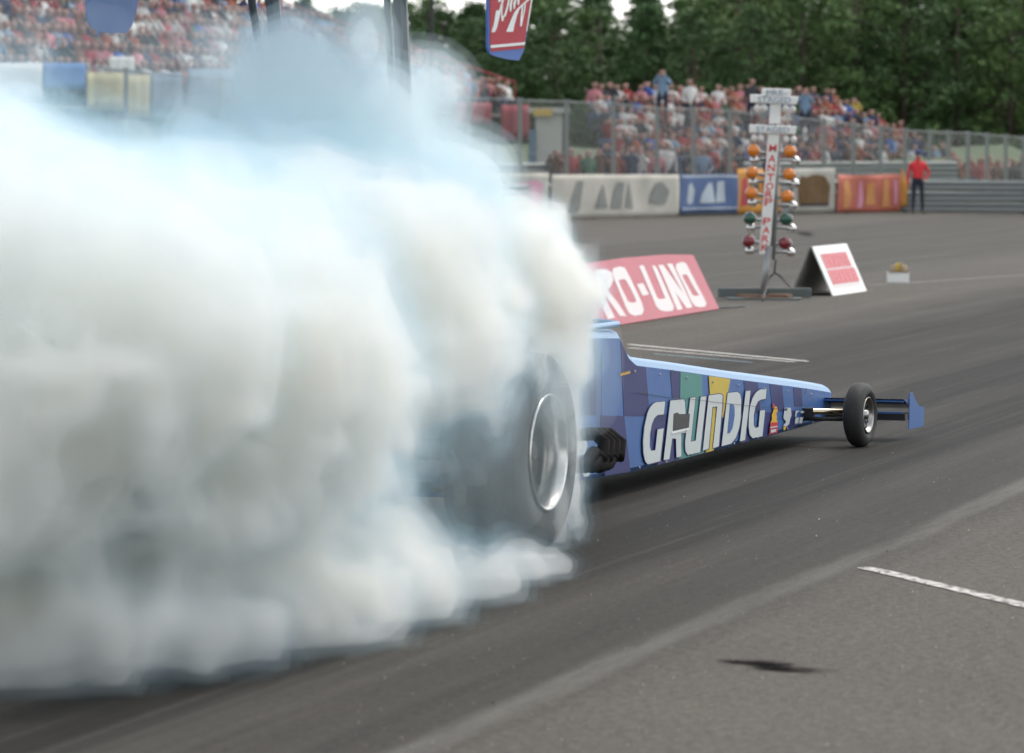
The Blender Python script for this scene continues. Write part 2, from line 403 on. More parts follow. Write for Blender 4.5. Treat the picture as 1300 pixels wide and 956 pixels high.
# GRUNDIG, traced letter by letter (pixels of the photograph)
def s1(l): return [(810 + x / 9.1, 490 + y / 9.1) for x, y in l]
def s2(l): return [(890 + x / 9.56, 480 + y / 9.56) for x, y in l]
LET = [
 s1([(315, 180), (215, 188), (180, 205), (140, 250), (110, 320), (75, 480), (60, 640), (65, 780), (85, 870), (115, 905), (255, 868), (297, 490), (228, 503), (200, 745), (150, 748), (135, 700), (137, 560), (160, 440), (190, 370), (225, 335), (297, 328)]),
 s1([(375, 170), (520, 153), (542, 175), (548, 290), (555, 540), (500, 545), (502, 815), (445, 825), (440, 610), (395, 605), (362, 845), (297, 855)]),
 s1([(605, 140), (665, 130), (610, 645), (668, 632), (725, 125), (790, 118), (725, 690), (718, 765), (575, 795), (550, 755), (545, 650)]),
 s2([(95, 212), (235, 192), (262, 215), (258, 330), (215, 828), (145, 852), (197, 345), (140, 350), (92, 858), (22, 880)]),
 s2([(325, 182), (440, 168), (475, 195), (488, 260), (482, 480), (465, 600), (425, 720), (365, 795), (250, 825)]),
 s2([(545, 160), (600, 152), (535, 752), (472, 768)]),
 s2([(795, 128), (718, 140), (670, 175), (630, 240), (600, 330), (582, 450), (580, 590), (592, 690), (625, 728), (745, 705), (778, 388), (718, 395), (700, 595), (660, 605), (640, 575), (640, 450), (660, 350), (690, 285), (725, 262), (785, 250)]),
]
gl = MB(); gb = MB()
cxs = []
for li, l in enumerate(LET):
    q = poly_on(l, .011, None); gl.add(q.v, q.f)
    cx = sum(p[0] for p in l) / len(l); cyy = sum(p[1] for p in l) / len(l)
    # dark keyline: every edge of the outline gets a thin strip
    nn = len(l); area = sum(l[i][0] * l[(i + 1) % nn][1] - l[(i + 1) % nn][0] * l[i][1] for i in range(nn)); sg = 1 if area > 0 else -1
    offp = []
    for i in range(nn):
        a, b, c = Vector(l[i - 1]), Vector(l[i]), Vector(l[(i + 1) % nn])
        e1 = (b - a).normalized(); e2 = (c - b).normalized(); n1 = Vector((e1.y, -e1.x)) * sg; n2 = Vector((e2.y, -e2.x)) * sg
        nv = (n1 + n2); nv = nv.normalized() if nv.length > .1 else n1
        offp.append((b.x + nv.x * 1.15, b.y + nv.y * 1.15))
    q = poly_on(offp, .009, None); gb.add(q.v, q.f)
# counters of R and D punched as dark / coloured patches set on top
lt = gl.build('sponsor_lettering', white, CAR); lt['label'] = 'large white letters GRUNDIG'
lk = gb.build('letter_outline', navy, CAR)
q = poly_on(s2([(355, 310), (392, 318), (408, 350), (410, 450), (385, 600), (350, 668), (322, 668)]), .013, None); q.build('letter_counter', blue, CAR)
q = poly_on(s1([(415, 320), (455, 305), (480, 325), (600, 320), (588, 480), (405, 520)]), .013, None); q.build('air_vent', black, CAR)
q = poly_on(s1([(388, 540), (400, 528), (590, 484), (586, 502), (400, 552)]), .016, None); q.build('vent_lip', mat('bright_lip', (.8, .82, .8), .3), CAR)
# panel seams
sm = MB()
for l, wv in (([(811, 498.5), (826, 501), (847, 504.5), (866, 507)], .35), ([(763.5, 446), (763.5, 545)], .45), ([(853.6, 469), (852.6, 478)], .25), ([(1024, 493), (1023, 500)], .3), ([(872, 506), (925, 512.5), (990, 519)], .2)):
    for a, b in zip(l, l[1:]):
        d = Vector((b[0] - a[0], b[1] - a[1])).normalized(); nn = Vector((-d.y, d.x)) * wv
        q = poly_on([(a[0] + nn.x, a[1] + nn.y), (b[0] + nn.x, b[1] + nn.y), (b[0] - nn.x, b[1] - nn.y), (a[0] - nn.x, a[1] - nn.y)], .0145, None); q.build('panel_seam', black, CAR)
# quarter-turn fasteners along the edges of the panels
fm = None
for fx_, fy_ in [(806, 472), (838, 476), (872, 480), (905, 485), (938, 489.5), (970, 493.5), (1000, 497), (1030, 501), (812, 594), (846, 586.5), (878, 577.5), (932, 563.5), (962, 556), (1000, 545), (1032, 537)]:
    if fm is None:
        q = MB(); q.lathe([(.0095, 0), (.0085, .003), (0, .0035)], (0, 0, 0), C(ORG + FN), 10); fo = q.build('fastener', mat('fastener_steel', (.22, .23, .24), .5, .5), CAR); fm = fo
    else:
        fo = fm.copy(); COL.objects.link(fo); fo.parent = CAR
    fo.location = side(fx_, fy_, .010)
# small stickers
def sticker(name, items, label=None):
    """items: (material, [pixel polygon])"""
    mats_ = []; b = MB()
    for j, (mt, l) in enumerate(items):
        if mt not in mats_: mats_.append(mt)
        q = poly_on(l, .010 + .0022 * j, None); b.add(q.v, q.f, mats_.index(mt))
    o = b.build(name, mats_, CAR)
    if label: o['label'] = label
def s3(l): return [(970 + x / 10.62, 480 + y / 10.62) for x, y in l]
sticker('sticker', [(redv, s3([(112, 350), (135, 345), (145, 380), (120, 420)])), (yelv, s3([(150, 380), (172, 385), (188, 440), (165, 480), (175, 520), (170, 560), (190, 600), (88, 600), (110, 560), (105, 500), (125, 450)])),
        (redv, s3([(88, 600), (190, 595), (180, 735), (72, 765)])), (white, s3([(85, 660), (183, 645), (181, 660), (84, 676)])), (white, s3([(95, 700), (165, 685), (160, 722), (92, 738)]))], 'small red and yellow sticker')
sticker('sticker', [(white, s3([(280, 400), (360, 400), (372, 500), (350, 560), (340, 620), (300, 655), (262, 640), (300, 590), (262, 540), (270, 470)])), (navy, s3([(285, 405), (320, 410), (310, 440), (283, 440)])), (yelv, s3([(265, 655), (300, 650), (285, 700), (262, 700)]))], 'white emblem sticker')
sticker('sticker', [(white, s3([(430, 440), (475, 440), (470, 460), (445, 460), (435, 520), (415, 520)])), (white, s3([(490, 445), (555, 440), (548, 470), (500, 475)])), (white, s3([(425, 540), (470, 530), (462, 612), (415, 612)])), (white, s3([(485, 530), (530, 525), (515, 605), (475, 610)]))], 'white lettered sticker')
sticker('name_script', [(yelv, [(787 + i * 1.9, 476 - i * .45 + (i % 2) * 1.6), (788.2 + i * 1.9, 473 - i * .45), (789 + i * 1.9, 477 - i * .45)]) for i in range(7)], 'small orange script name')
sticker('lower_lettering', [(white, [(729, 543), (733, 543), (731, 552), (727, 552)]), (white, [(735, 542), (740, 541.5), (737.5, 551), (734, 551.5)]), (white, [(728, 559), (744, 557), (746, 566), (742, 577), (726, 580)]),
        (white, [(739.5, 598), (749, 598.5), (748, 604), (743, 605.5), (740, 603)]), (white, [(729, 600), (736, 598), (733, 606), (728, 607.5)])], 'large white letters half hidden in the smoke')
# cockpit: cowl rim, roll cage, headrest
rim = MB(); pts = [side(765, 428.5, -.01), side(793, 426, -.01)]
cy0, cy1 = up[0].y, side(787, 429).y; ztop = up[1].z
rim.tube([Vector((.33, cy0, ztop + .03)), Vector((.33, cy1, ztop + .035)), Vector((.0, cy1 + .05, ztop + .07)), Vector((-.33, cy1, ztop + .035)), Vector((-.33, cy0, ztop + .03))], .018, 8)
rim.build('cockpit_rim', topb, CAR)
wdn = wside(cy1)
cage = MB()
for sgn in (1, -1):
    t0 = C(at(779, 428, cw(cy1 - .25, .24, 0).y)); base_z = t0.z
    cage.tube([Vector((sgn * .26, cy1 - .28, ztop + .03)), Vector((sgn * .25, cy1 - .55, ztop + .26)), Vector((sgn * .20, cy1 - .85, ztop + .42)), Vector((sgn * .16, cy1 - 1.35, ztop + .44))], .026, 8)
cage.tube([Vector((.27, cy1 - 1.35, ztop - .1)), Vector((.22, cy1 - 1.36, ztop + .3)), Vector((.12, cy1 - 1.36, ztop + .46)), Vector((-.12, cy1 - 1.36, ztop + .46)), Vector((-.22, cy1 - 1.36, ztop + .3)), Vector((-.27, cy1 - 1.35, ztop - .1))], .026, 8)
cage.build('roll_cage', dark_steel, CAR)
sh = MB(); sh.prism([Vector((x, cy1 - .30 - .55 * v, ztop + .04 + .30 * v)) for x, v in ((.22, 0), (.22, .7), (.12, 1), (-.12, 1), (-.22, .7), (-.22, 0))], Vector((0, -.02, .01)))
sh.build('cockpit_shield', black, CAR)
hd = MB(); hd.box((0, cy1 - 1.25, ztop + .12), (.3, .12, .34)); bevel(hd.build('headrest', black, CAR), .03)
# engine, blower and headers between cockpit and rear axle
en = MB(); en.box((0, 1.35, .45), (.5, .75, .42)); en.box((.18, 1.35, .68), (.18, .7, .12), Matrix.Rotation(R(25), 3, 'Y')); en.box((-.18, 1.35, .68), (.18, .7, .12), Matrix.Rotation(R(-25), 3, 'Y'))
bevel(en.build('engine_block', dark_steel, CAR), .015)
bl = MB(); bl.box((0, 1.4, .86), (.28, .55, .22)); bl.prism([(-.2, 1.62, .98), (.2, 1.62, .98), (.22, 1.6, 1.16), (-.22, 1.6, 1.16)], (0, -.4, .0)); bevel(bl.build('supercharger', chrome, CAR), .02)
hp = [C(at(x, y, 22.6)) for x, y in ((781, 560), (765, 556))]
hdk = mat('sooty_header', (.007, .006, .006), .85, 0, spec=.1, noise=(20, .4))
p_top = C(at(771, 556, 22.75)); dk = C(at(745, 584, 22.2))
hs_ = empty('exhaust_header', (0, 0, 0)); hs_.parent = CAR
for k in range(4):
    hb = MB(); a = C(at(783 - 7.0 * k, 551 - .2 * k, 22.80 - .12 * k)); fw = a.x
    st_ = Vector((.34, a.y + .0, a.z - .02))
    pts = [st_, a + Vector((-.04, .01, .0)), a + Vector((.03, -.03, -.045)), a + Vector((.03, -.06, -.12)), C(at(779 - 8.5 * k, 574 + .4 * k, 22.70 - .13 * k)), C(at(772 - 9.0 * k, 588 + .2 * k, 22.55 - .14 * k)), C(at(760 - 9.0 * k, 592, 22.40 - .14 * k)), C(at(750 - 9.5 * k, 588 + k, 22.28 - .14 * k))]
    hb.tube(pts, [.03, .034, .036, .036, .038, .038, .038, .038], 10); hb.build('exhaust_pipe', hdk, hs_)
# rear wheels (the tyre bulges and wrinkles under power)
def tyre_profile(r, w, rr, sh_):               # closed profile r,h ; h from -w/2..w/2
    return [(rr, -w / 2 + .015), (rr + .02, -w / 2), (r - sh_ * 1.6, -w / 2 - .012), (r - sh_ * .6, -w / 2 + .004), (r - sh_ * .12, -w / 2 + sh_ * .55), (r, -w / 2 + sh_ * 1.2), (r + .004, 0),
            (r, w / 2 - sh_ * 1.2), (r - sh_ * .12, w / 2 - sh_ * .55), (r - sh_ * .6, w / 2 - .004), (r - sh_ * 1.6, w / 2 + .012), (rr + .02, w / 2), (rr, w / 2 - .015)]
rzc = C(at(697, 574, cw(0, .97, 0).y)).z
print('rear axle height', rzc)
def rear_wheel(sgn):
    wh = empty('rear_wheel', (sgn * .765, 0, rzc)); wh.parent = CAR
    t = MB(); t.lathe(tyre_profile(rzc, .40, .285, .05), (0, 0, 0), (sgn, 0, 0), 64, closed=True)
    o = t.build('tyre', [rubber], wh)
    r = MB(); r.lathe([(.287, .192), (.291, .206), (.283, .212), (.272, .202), (.262, .15), (.258, .07), (.20, .045), (.13, .03), (.075, .05), (.072, .09), (.0, .095)], (0, 0, 0), (sgn, 0, 0), 64)
    r.lathe([(.287, -.192), (.291, -.206), (.280, -.208), (.262, -.15), (.258, .07)], (0, 0, 0), (sgn, 0, 0), 64)
    for k in range(10):
        t_ = 2 * math.pi * k / 10; r.ball((sgn * .052, math.cos(t_) * .165, math.sin(t_) * .165), .012, 6, 4)
    r.build('rim', chrome, wh)
    hubb = MB(); hubb.tube([(sgn * .04, 0, 0), (sgn * .13, 0, 0)], .04, 16); hubb.build('hub', dark_steel, wh)
    return wh
for sgn in (1, -1): rear_wheel(sgn)
ax_m = MB(); ax_m.tube([(-.56, 0, rzc), (.56, 0, rzc)], .055, 12); ax_m.ball((0, 0, rzc), (.14, .15, .15), 14, 10); ax_m.build('rear_axle', dark_steel, CAR)
fr = MB()
for sgn in (1, -1):
    fr.tube([(sgn * .2, -.25, rzc - .12), (sgn * .3, .6, .22), (sgn * .32, 2.4, .2)], .02); fr.tube([(sgn * .2, -.2, rzc + .15), (sgn * .25, .8, .72), (sgn * .28, 2.2, .85)], .02)
    fr.tube([(sgn * .2, -.25, rzc - .12), (sgn * .2, -.2, rzc + .15)], .02)
fr.build('chassis_frame', dark_steel, CAR)
# front wheels, axle and wing
fc = C(ground(1092, 567)); fy = fc.y; frad = .210; fx = .675
print('front contact in car coords', fc)
fzc = frad + .002
def front_wheel(sgn):
    wh = empty('front_wheel', (sgn * (fx - .075), fy, fzc), R(-3)); wh.parent = CAR
    t = MB(); t.lathe(tyre_profile(frad, .118, .115, .034), (0, 0, 0), (sgn, 0, 0), 44, closed=True); t.build('tyre', rubber, wh)
    r = MB(); r.lathe([(.117, .05), (.121, .058), (.115, .062), (.107, .05), (.10, .02), (.05, .012), (.035, .03), (.03, .055), (0, .057)], (0, 0, 0), (sgn, 0, 0), 36)
    r.lathe([(.117, -.05), (.121, -.058), (.107, -.05), (.10, .02)], (0, 0, 0), (sgn, 0, 0), 36); r.build('rim', mat('front_alloy', (.34, .33, .31), .35, 1.0) if sgn > 0 else bpy.data.materials['front_alloy'], wh)
    sp = MB()
    for k in range(12):
        t_ = 2 * math.pi * k / 12; sp.tube([(sgn * .03, math.cos(t_) * .03, math.sin(t_) * .03), (sgn * .028, math.cos(t_) * .105, math.sin(t_) * .105)], .0045, 5)
    sp.build('spoke', dark_steel, wh)
for sgn in (1, -1): front_wheel(sgn)
fa = MB(); fa.tube([(-fx + .12, fy, fzc + .015), (fx - .12, fy, fzc + .015)], .02, 12); fa.build('front_axle', goldm, CAR)
for sgn in (1, -1):
    fk = MB()
    fk.tube([(sgn * .17, fy - .02, fzc - .035), (sgn * (fx - .16), fy - .02, fzc - .03)], .014, 8); fk.box((sgn * .24, fy, fzc - .005), (.09, .06, .085)); fk.ball((sgn * (fx - .14), fy, fzc + .04), .022, 8, 6)
    fk.build('suspension_arm', bodyk, CAR)
# wing: behind the wheel as seen from here, i.e. ahead of the axle
wp = C(at(1153, 528, 28.9)); WY = fy + .78; wx1 = None
dW = cw(WY, .6, 0)
def wing_pt(px, py): return C(on_plane(px, py, cw(WY, 0, 0), H))
ep = wing_pt(1155, 515); et = wing_pt(1153, 508.5); eb = wing_pt(1153, 532.5); em = wing_pt(1153, 523)
print('front wing tip', ep, et, eb)
wx = ep.x
fwm = MB()
def foil(y0, zc_, ch, th, x0, x1, tilt=0.0):
    pr = [(0, 0), (.08, .5), (.3, .62), (.65, .35), (1, 0), (.65, -.28), (.3, -.4), (.08, -.35)]
    a = [Vector((x0, y0 - u * ch, zc_ + v * th - tilt * u * -1)) for u, v in pr]
    fwm.prism(a, (x1 - x0, 0, 0), 0)
for sgn in (1, -1):
    x0_, x1_ = (.12, wx) if sgn > 0 else (-wx, -.12)
    foil(WY + .16, (et.z + em.z) / 2 - .012, .34, .05, x0_, x1_, .07)
fw = fwm.build('front_wing', mat('deep_blue_paint', (.035, .085, .25), .25, coat=.6), CAR)
tr = MB()
for sgn in (1, -1): tr.box((sgn * (wx + .12) / 2, WY - .20, em.z + .006), (wx - .12, .012, .010)); tr.box((sgn * (wx + .12) / 2, WY - .185, et.z + .004), (wx - .12, .02, .008))
tr.build('wing_flap_edge', blue, CAR)
lw = MB()
for sgn in (1, -1): lw.box((sgn * (wx + .12) / 2, WY - .02, (em.z + eb.z) / 2 - .004), (wx - .12, .22, .045))
lw.build('lower_flap', bodyk, CAR)
epm = MB()
def ept(px, py): return C(on_plane(px, py, cw(WY, wx, 0), RT))
out = [ept(1154, 499), (ept(1158, 498.5)), ept(1161, 508), ept(1166, 515.5), ept(1172, 517), ept(1171.5, 541), ept(1153, 545)]
epm.prism(out, (.006, 0, 0)); e_ = epm.build('end_plate', blue, CAR)
epm = MB(); epm.prism([Vector((-p.x - .006, p.y, p.z)) for p in out], (.006, 0, 0)); epm.build('end_plate', blue, CAR)
ns = MB(); ns.tube([(0, yn - .1, (zt + zb) / 2), (0, WY + .1, (et.z + eb.z) / 2)], .05, 8)
for sgn in (1, -1): ns.tube([(sgn * .1, yn - .1, (zt + zb) / 2), (sgn * .13, WY, (et.z + em.z) / 2)], .03, 8)
ns.build('nose_bracket', navy, CAR)
# rear wing on its struts, its tips are the two end plates seen at the top
WS = -.78
def rp(px, py, w_): return C(on_plane(px, py, cw(WS, w_, 0), RT))
rr_ = [rp(617, -60, 1.0), rp(617.5, 66, 1.0), rp(661, 64, 1.0), rp(672, 0, 1.0), rp(679, -60, 1.0)]
print('right plate', rr_)
redp = mat('red_paint', (.32, .022, .035), .6, spec=.2); blp = mat('mid_blue_paint', (.06, .125, .34), .6, spec=.2)
pl = MB(); pl.prism([rp(616.5, -62, 1.0), rp(616.8, 60, 1.0), rp(619, 67.5, 1.0), rp(625, 71, 1.0), rp(640, 75, 1.0), rp(656, 77, 1.0), rp(662, 65, 1.0), rp(672.5, 0, 1.0), rp(680, -62, 1.0)], (.012, 0, 0))
spill = pl.build('end_plate', blp, CAR); spill['label'] = 'red and blue spill plate of the rear wing with white script'
def rpo(l, off): return [rp(x, y, 1.0) + Vector((.012 + off, 0, 0)) for x, y in l]
d = MB(); d.prism(rpo([(618.4, -60), (618.4, 55), (620, 65.5), (661.5, 61.5), (670.5, 0), (676, -60)], .001), (.001, 0, 0)); d.build('red_field', redp, spill)
d = MB()
d.prism(rpo([(618.6, 57.5), (663, 53.5), (662.2, 57), (619, 61)], .003), (.001, 0, 0))
d.prism(rpo([(670.2, 0), (664, 40), (665.2, 40), (672, 0), (676, -60), (674, -60)], .003), (.001, 0, 0))
def cs(l): return [(580 + x / 9.286, y / 9.286) for x, y in l]
for l in ([(425, 125), (462, 120), (498, -10), (540, -60), (520, -10), (470, 180), (440, 310), (410, 382), (372, 380), (398, 290)],
          [(488, 60), (510, 20), (500, 110), (498, 170), (512, 200), (545, 100), (570, -10), (590, -10), (560, 120), (540, 190), (520, 200), (510, 245), (492, 252), (484, 180)],
          [(588, 140), (582, 60), (610, -30), (630, -30), (612, 50), (606, 130)],
          [(630, 108), (628, 40), (655, -30), (672, -30), (652, 60), (645, 106)],
          [(545, 376), (600, 240), (640, 150), (680, 100), (740, 45), (800, -10), (830, -10), (760, 50), (700, 110), (672, 180), (640, 300), (625, 374)],
          [(708, 310), (712, 220), (728, 80), (745, 60), (738, 200), (745, 180), (762, 40), (778, 30), (765, 130), (745, 220), (735, 270), (726, 312)],
          [(680, 60), (675, 10), (700, -30), (715, -30), (700, 10), (696, 56)],
          [(450, 20), (455, -20), (480, -40), (490, 0), (470, 26)]):
    d.prism(rpo(cs(l), .003), (.001, 0, 0))
dd = d.build('script_lettering', white, spill)
pl = MB(); pl.prism([C(on_plane(x, y, cw(WS, -1.03, 0), RT)) for x, y in ((109, -62), (111, 0), (113, 23), (116, 33), (124, 39.5), (140, 42), (161, 42), (168, 32), (176, 0), (186, -62))], (-.012, 0, 0))
o = pl.build('end_plate', blp, CAR); o['label'] = 'blue inner face of the far spill plate'
fwm = MB(); zz = rr_[0].z - .06
def foil2(y0, z_, ch, th, tilt):
    pr = [(0, 0), (.08, .5), (.3, .62), (.65, .35), (1, 0), (.65, -.1), (.3, -.2), (.08, -.3)]
    fwm.prism([Vector((-1.0, y0 - u * ch, z_ + v * th + tilt * u)) for u, v in pr], (2.0, 0, 0))
foil2(WS + .5, zz, .55, .06, .14); foil2(WS - .02, zz + .16, .3, .04, .14)
fwm.build('rear_wing', blp, CAR)
ss = mat('strut_alloy', (.05, .065, .075), .4, .4)
def strut(a, b, ra, rb, Ya=21.0, Yb=21.1):
    A = C(at(*a, Ya)); B = C(at(*b, Yb)); d_ = (B - A); s_ = MB()
    pr = [(-1, 0), (-.4, .32), (.4, .32), (1, 0), (.4, -.32), (-.4, -.32)]; vs = []
    for P, r_ in ((A, ra), (B, rb)): vs += [P + Vector((u * r_ * .45 + v * r_ * .2, 0, 0)) + Vector((0, u * r_ * 1.1, 0)) + Vector((v * r_ * .8, 0, 0)) for u, v in pr]
    s_.add(vs, [tuple(range(6)), tuple(range(6, 12))[::-1]] + [(k, (k + 1) % 6, 6 + (k + 1) % 6, 6 + k) for k in range(6)]); s_.build('strut', ss, CAR)
strut((341, -70), (366, 240), .044, .05); strut((366, 240), (400, 500), .05, .04)
strut((308, -70), (345, 150), .026, .026); strut((345, 150), (392, 470), .026, .026)
strut((506, -70), (515, 200), .040, .055); strut((515, 200), (560, 500), .055, .04)
strut((488, -70), (498, 120), .022, .022); strut((498, 120), (420, 380), .03, .03)
# parachute packs and wheelie bar at the tail
pc = MB()
for sgn in (1, -1): pc.tube([(sgn * .16, -.35, .75), (sgn * .16, -.85, .78)], .11, 14)
pc.build('parachute_pack', navy, CAR)
wb = MB()
for sgn in (1, -1): wb.tube([(sgn * .15, -.2, .4), (sgn * .1, -1.3, .12)], .015); wb.tube([(sgn * .15, -.2, .25), (sgn * .1, -1.3, .12)], .015)
wb.tube([(-.1, -1.3, .1), (.1, -1.3, .1)], .015); wb.build('wheelie_bar', dark_steel, CAR)
# ------------------------------------------------------------------ starting light tree, boards, crate
def pix_frame(px, py):
    """ground point under a pixel, with screen-right / up as axes: things standing upright and facing us"""
    return ground(px, py)
letter_cache = {}
def text_mesh(s, size, shear=0.0, bold=.0, spacing=1.0):
    cu = bpy.data.curves.new('t', 'FONT'); cu.body = s; cu.size = size; cu.shear = shear; cu.offset = bold; cu.space_character = spacing
    cu.align_x = 'CENTER'; cu.align_y = 'CENTER'; cu.resolution_u = 3
    ob = bpy.data.objects.new('t', cu); COL.objects.link(ob); dg = bpy.context.evaluated_depsgraph_get()
    me = bpy.data.meshes.new_from_object(ob.evaluated_get(dg)); vs = [v.co.copy() for v in me.vertices]; fs = [tuple(p.vertices) for p in me.polygons]
    bpy.data.objects.remove(ob); bpy.data.curves.remove(cu); bpy.data.meshes.remove(me); return vs, fs
tp = ground(968, 379); TY = tp.y
def T(px, py, dY=0.0): return at(px, py, TY + dY) - tp
paintw = mat('white_board_paint', (.78, .78, .74), .45, noise=(6, .08)); letr = mat('red_lettering', (.66, .06, .05), .5); letb = mat('blue_grey_lettering', (.27, .34, .41), .6)
steel = mat('galvanised_steel', (.30, .31, .31), .45, .5, noise=(8, .2)); oldwood = mat('old_timber', (.16, .085, .05), .8, noise=(7, .5, (1, 6, 6))); beam_p = mat('grey_green_beam', (.085, .10, .095), .7, noise=(5, .3))
tree = empty('starting_light_tree', tp)
tag(tree, 'drag strip starting light tree with MANTORP PARK lettered down its white board', 'starting lights')
p_ = MB(); p_.tube([T(967.5, 376), T(976.5, 312)], .04, 10); p_.tube([T(982, 330, .05), T(990, 172, .05)], .022, 8); p_.tube([T(976.5, 312, .06), T(986, 150, .06)], .04, 8); p_.build('pole', steel, tree)
b_ = MB(); b_.prism([T(963.5, 322.5), T(977, 323.2), T(990.5, 166), T(975.5, 166)], (0, .05, 0)); board = bevel(b_.build('name_board', paintw, tree), .006, 1)
b_ = MB(); b_.prism([T(976.5, 157), T(990.5, 157), T(992, 131), T(978, 131)], (0, .06, 0)); b_.build('upper_board', paintw, tree)
# letters down the board
lb = MB()
rows = [('M', 188), ('A', 201.5), ('N', 213), ('T', 225), ('O', 236.5), ('R', 246.5), ('P', 256.5), ('P', 281), ('A', 292), ('R', 303), ('K', 314)]
for ch, y in rows:
    cx = 970.2 + (322.5 - y) * (983.0 - 970.2) / 156.5
    vs, fs = text_mesh(ch, 1.0, bold=.02); xs = [v.x for v in vs]; zs = [v.y for v in vs]
    w_, h_ = max(xs) - min(xs), max(zs) - min(zs); mx, mz = (max(xs) + min(xs)) / 2, (max(zs) + min(zs)) / 2
    W = 9.6; Hh = 9.2
    lb.add([T(cx + (v.x - mx) / w_ * W + (-(v.y - mz) / h_) * -.9, y - (v.y - mz) / h_ * Hh, -.004) for v in vs], fs)
lb.build('lettering', letr, board)
def sign(pts, word, cx, cy, wpx, hpx, slope=0.0):
    s_ = MB(); s_.prism([T(x, y, -.05) for x, y in pts], (0, .12, 0)); o = bevel(s_.build('sign_box', paintw, tree), .012, 2)
    vs, fs = text_mesh(word, 1.0, bold=.012); xs = [v.x for v in vs]; zs = [v.y for v in vs]
    mx, mz = (max(xs) + min(xs)) / 2, (max(zs) + min(zs)) / 2; q = MB()
    q.add([T(cx + (v.x - mx) / (max(xs) - min(xs)) * wpx, cy - (v.y - mz) / (max(zs) - min(zs)) * hpx + slope * (v.x - mx) / (max(xs) - min(xs)) * wpx, -.056) for v in vs], fs)
    q.build('lettering', letb, o); return o
sign([(967.5, 124), (1004, 123), (1004.5, 113), (968, 112)], 'PRE-', 986, 117.8, 26, 7)
sign([(952.5, 130), (1011.5, 133), (1014, 122.5), (953, 119.5)], 'STAGED', 983, 126.6, 42, 7.5, .03)
sign([(951.5, 168.2), (1009.5, 170.5), (1012, 160.2), (952, 157.8)], 'STAGED', 981, 164.4, 42, 7, .03)
bulb = mat('frosted_bulb', (.62, .60, .56), .3); orange = mat('amber_lens', (.68, .20, .012), .3, coat=.5, noise=(40, .35)); green = mat('green_lens', (.01, .075, .045), .25, coat=.5, noise=(40, .3)); red_l = mat('red_lens', (.17, .012, .02), .25, coat=.5, noise=(40, .3))
lampb = mat('lamp_body', (.45, .46, .47), .3, .6)
for (x, y) in ((961, 138), (970.5, 138), (997, 138), (1006.5, 139), (957.5, 176), (966, 176), (998, 177.5), (1007.5, 177.5)):
    q = MB(); c = T(x, y, -.03); q.ball(c, (.042, .045, .05), 12, 8); q.tube([c + Vector((0, .03, .05)), c + Vector((0, .0, .10))], .02, 8); q.build('stage_bulb', bulb, tree)
def lamp(x, y, mt, sgn):
    c = T(x, y, -.05); r = .087; L_ = empty('lamp', (0, 0, 0)); L_.parent = tree
    q = MB(); prof = [(0, -.075), (.03, -.072), (.058, -.056), (.076, -.03), (.082, 0), (.078, .012)]
    q.lathe(prof, c, (-.25 * 0 + sgn * .25, 1, .05), 20); q.build('lens', mt, L_)
    q = MB(); q.lathe([(.084, -.004), (.089, .006), (.080, .03), (.05, .085), (.03, .11), (.0, .115)], c, (sgn * .25, 1, .05), 20); q.build('lamp_shell', lampb, L_)
    cx = 978 if sgn > 0 else 972
    q = MB(); yb = T(cx, y + 4, .03); q.tube([c + Vector((0, .09, 0)), Vector((yb.x, .03 + .04, yb.z))], .022, 8)
    # second, silver-backed lamp turned to the other lane
    c2 = T(x + (7.5 if sgn > 0 else 1.0), y + 12, .02); q.tube([c2 + Vector((0, .02, 0)), Vector((yb.x, .07, c2.z + .01))], .02, 8); q.build('lamp_arm', steel, L_)
    q = MB(); q.lathe([(0, -.06), (.025, -.055), (.05, -.03), (.062, .015), (.06, .03), (0, .028)], c2, (sgn * -.6, .6, .15), 18); q.build('rear_lamp', chrome, L_)
for x, y, mt, s in ((956.5, 191, orange, -1), (1003, 192, orange, 1), (955, 219, orange, -1), (1002, 221, orange, 1), (954, 245, orange, -1), (999.5, 249, orange, 1),
                    (952, 277, green, -1), (998, 278, green, 1), (950.5, 306, red_l, -1), (996.5, 308.5, red_l, 1)): lamp(x, y, mt, s)
q = MB(); q.prism([T(967.5, 210, .02), T(973, 200, .02), T(975, 216, .02), T(970.5, 219, .02)], (0, .04, 0)); q.build('purple_filter', mat('purple_gel', (.06, .012, .10), .4), tree)
q = MB(); a = T(912, 375.5, .0); b = T(1030.5, 380, .0); a.z = b.z = 0
q.box(((a.x + b.x) / 2, .06, .075), (abs(b.x - a.x), .12, .12), Matrix.Rotation(R(-4), 3, 'Z')); bevel(q.build('base_beam', beam_p, tree), .008, 1)
q = MB(); q.box((-.02, .0, .018), (.62, .9, .035), Matrix.Rotation(R(12), 3, 'Z')); q.box((.2, -.25, .05), (.3, .25, .03), Matrix.Rotation(R(-20), 3, 'Z')); q.box((-.14, -.2, .045), (.16, .5, .025), Matrix.Rotation(R(40), 3, 'Z')); q.build('base_plank', oldwood, tree)
q = MB(); q.box((.0, -.35, .012), (.95, .5, .022), Matrix.Rotation(R(-5), 3, 'Z')); q.build('base_plate', beam_p, tree)
def g_rel(px, py, h=.012): return ground(px, py) + Vector((0, 0, h))
def cable(name, pts, r, label):
    q = MB(); P = []
    for i in range(len(pts) - 1):
        for k in range(6): P.append(pts[i].lerp(pts[i + 1], k / 6))
    P.append(pts[-1]); q.tube(P, r, 6); tag(q.build(name, black), label, 'cable')
cable('ground_cable', [g_rel(945, 389.5), g_rel(925, 391.5), g_rel(905, 392.5), g_rel(880, 396)], .011, 'thin black cable on the asphalt left of the light tree')
tpw = tp
cable('light_cable', [tpw + T(985, 330, .02), tpw + T(983, 347, .0), tpw + T(977, 352, -.02), g_rel(968, 383)], .012, 'black cable hanging from the light tree to its base')
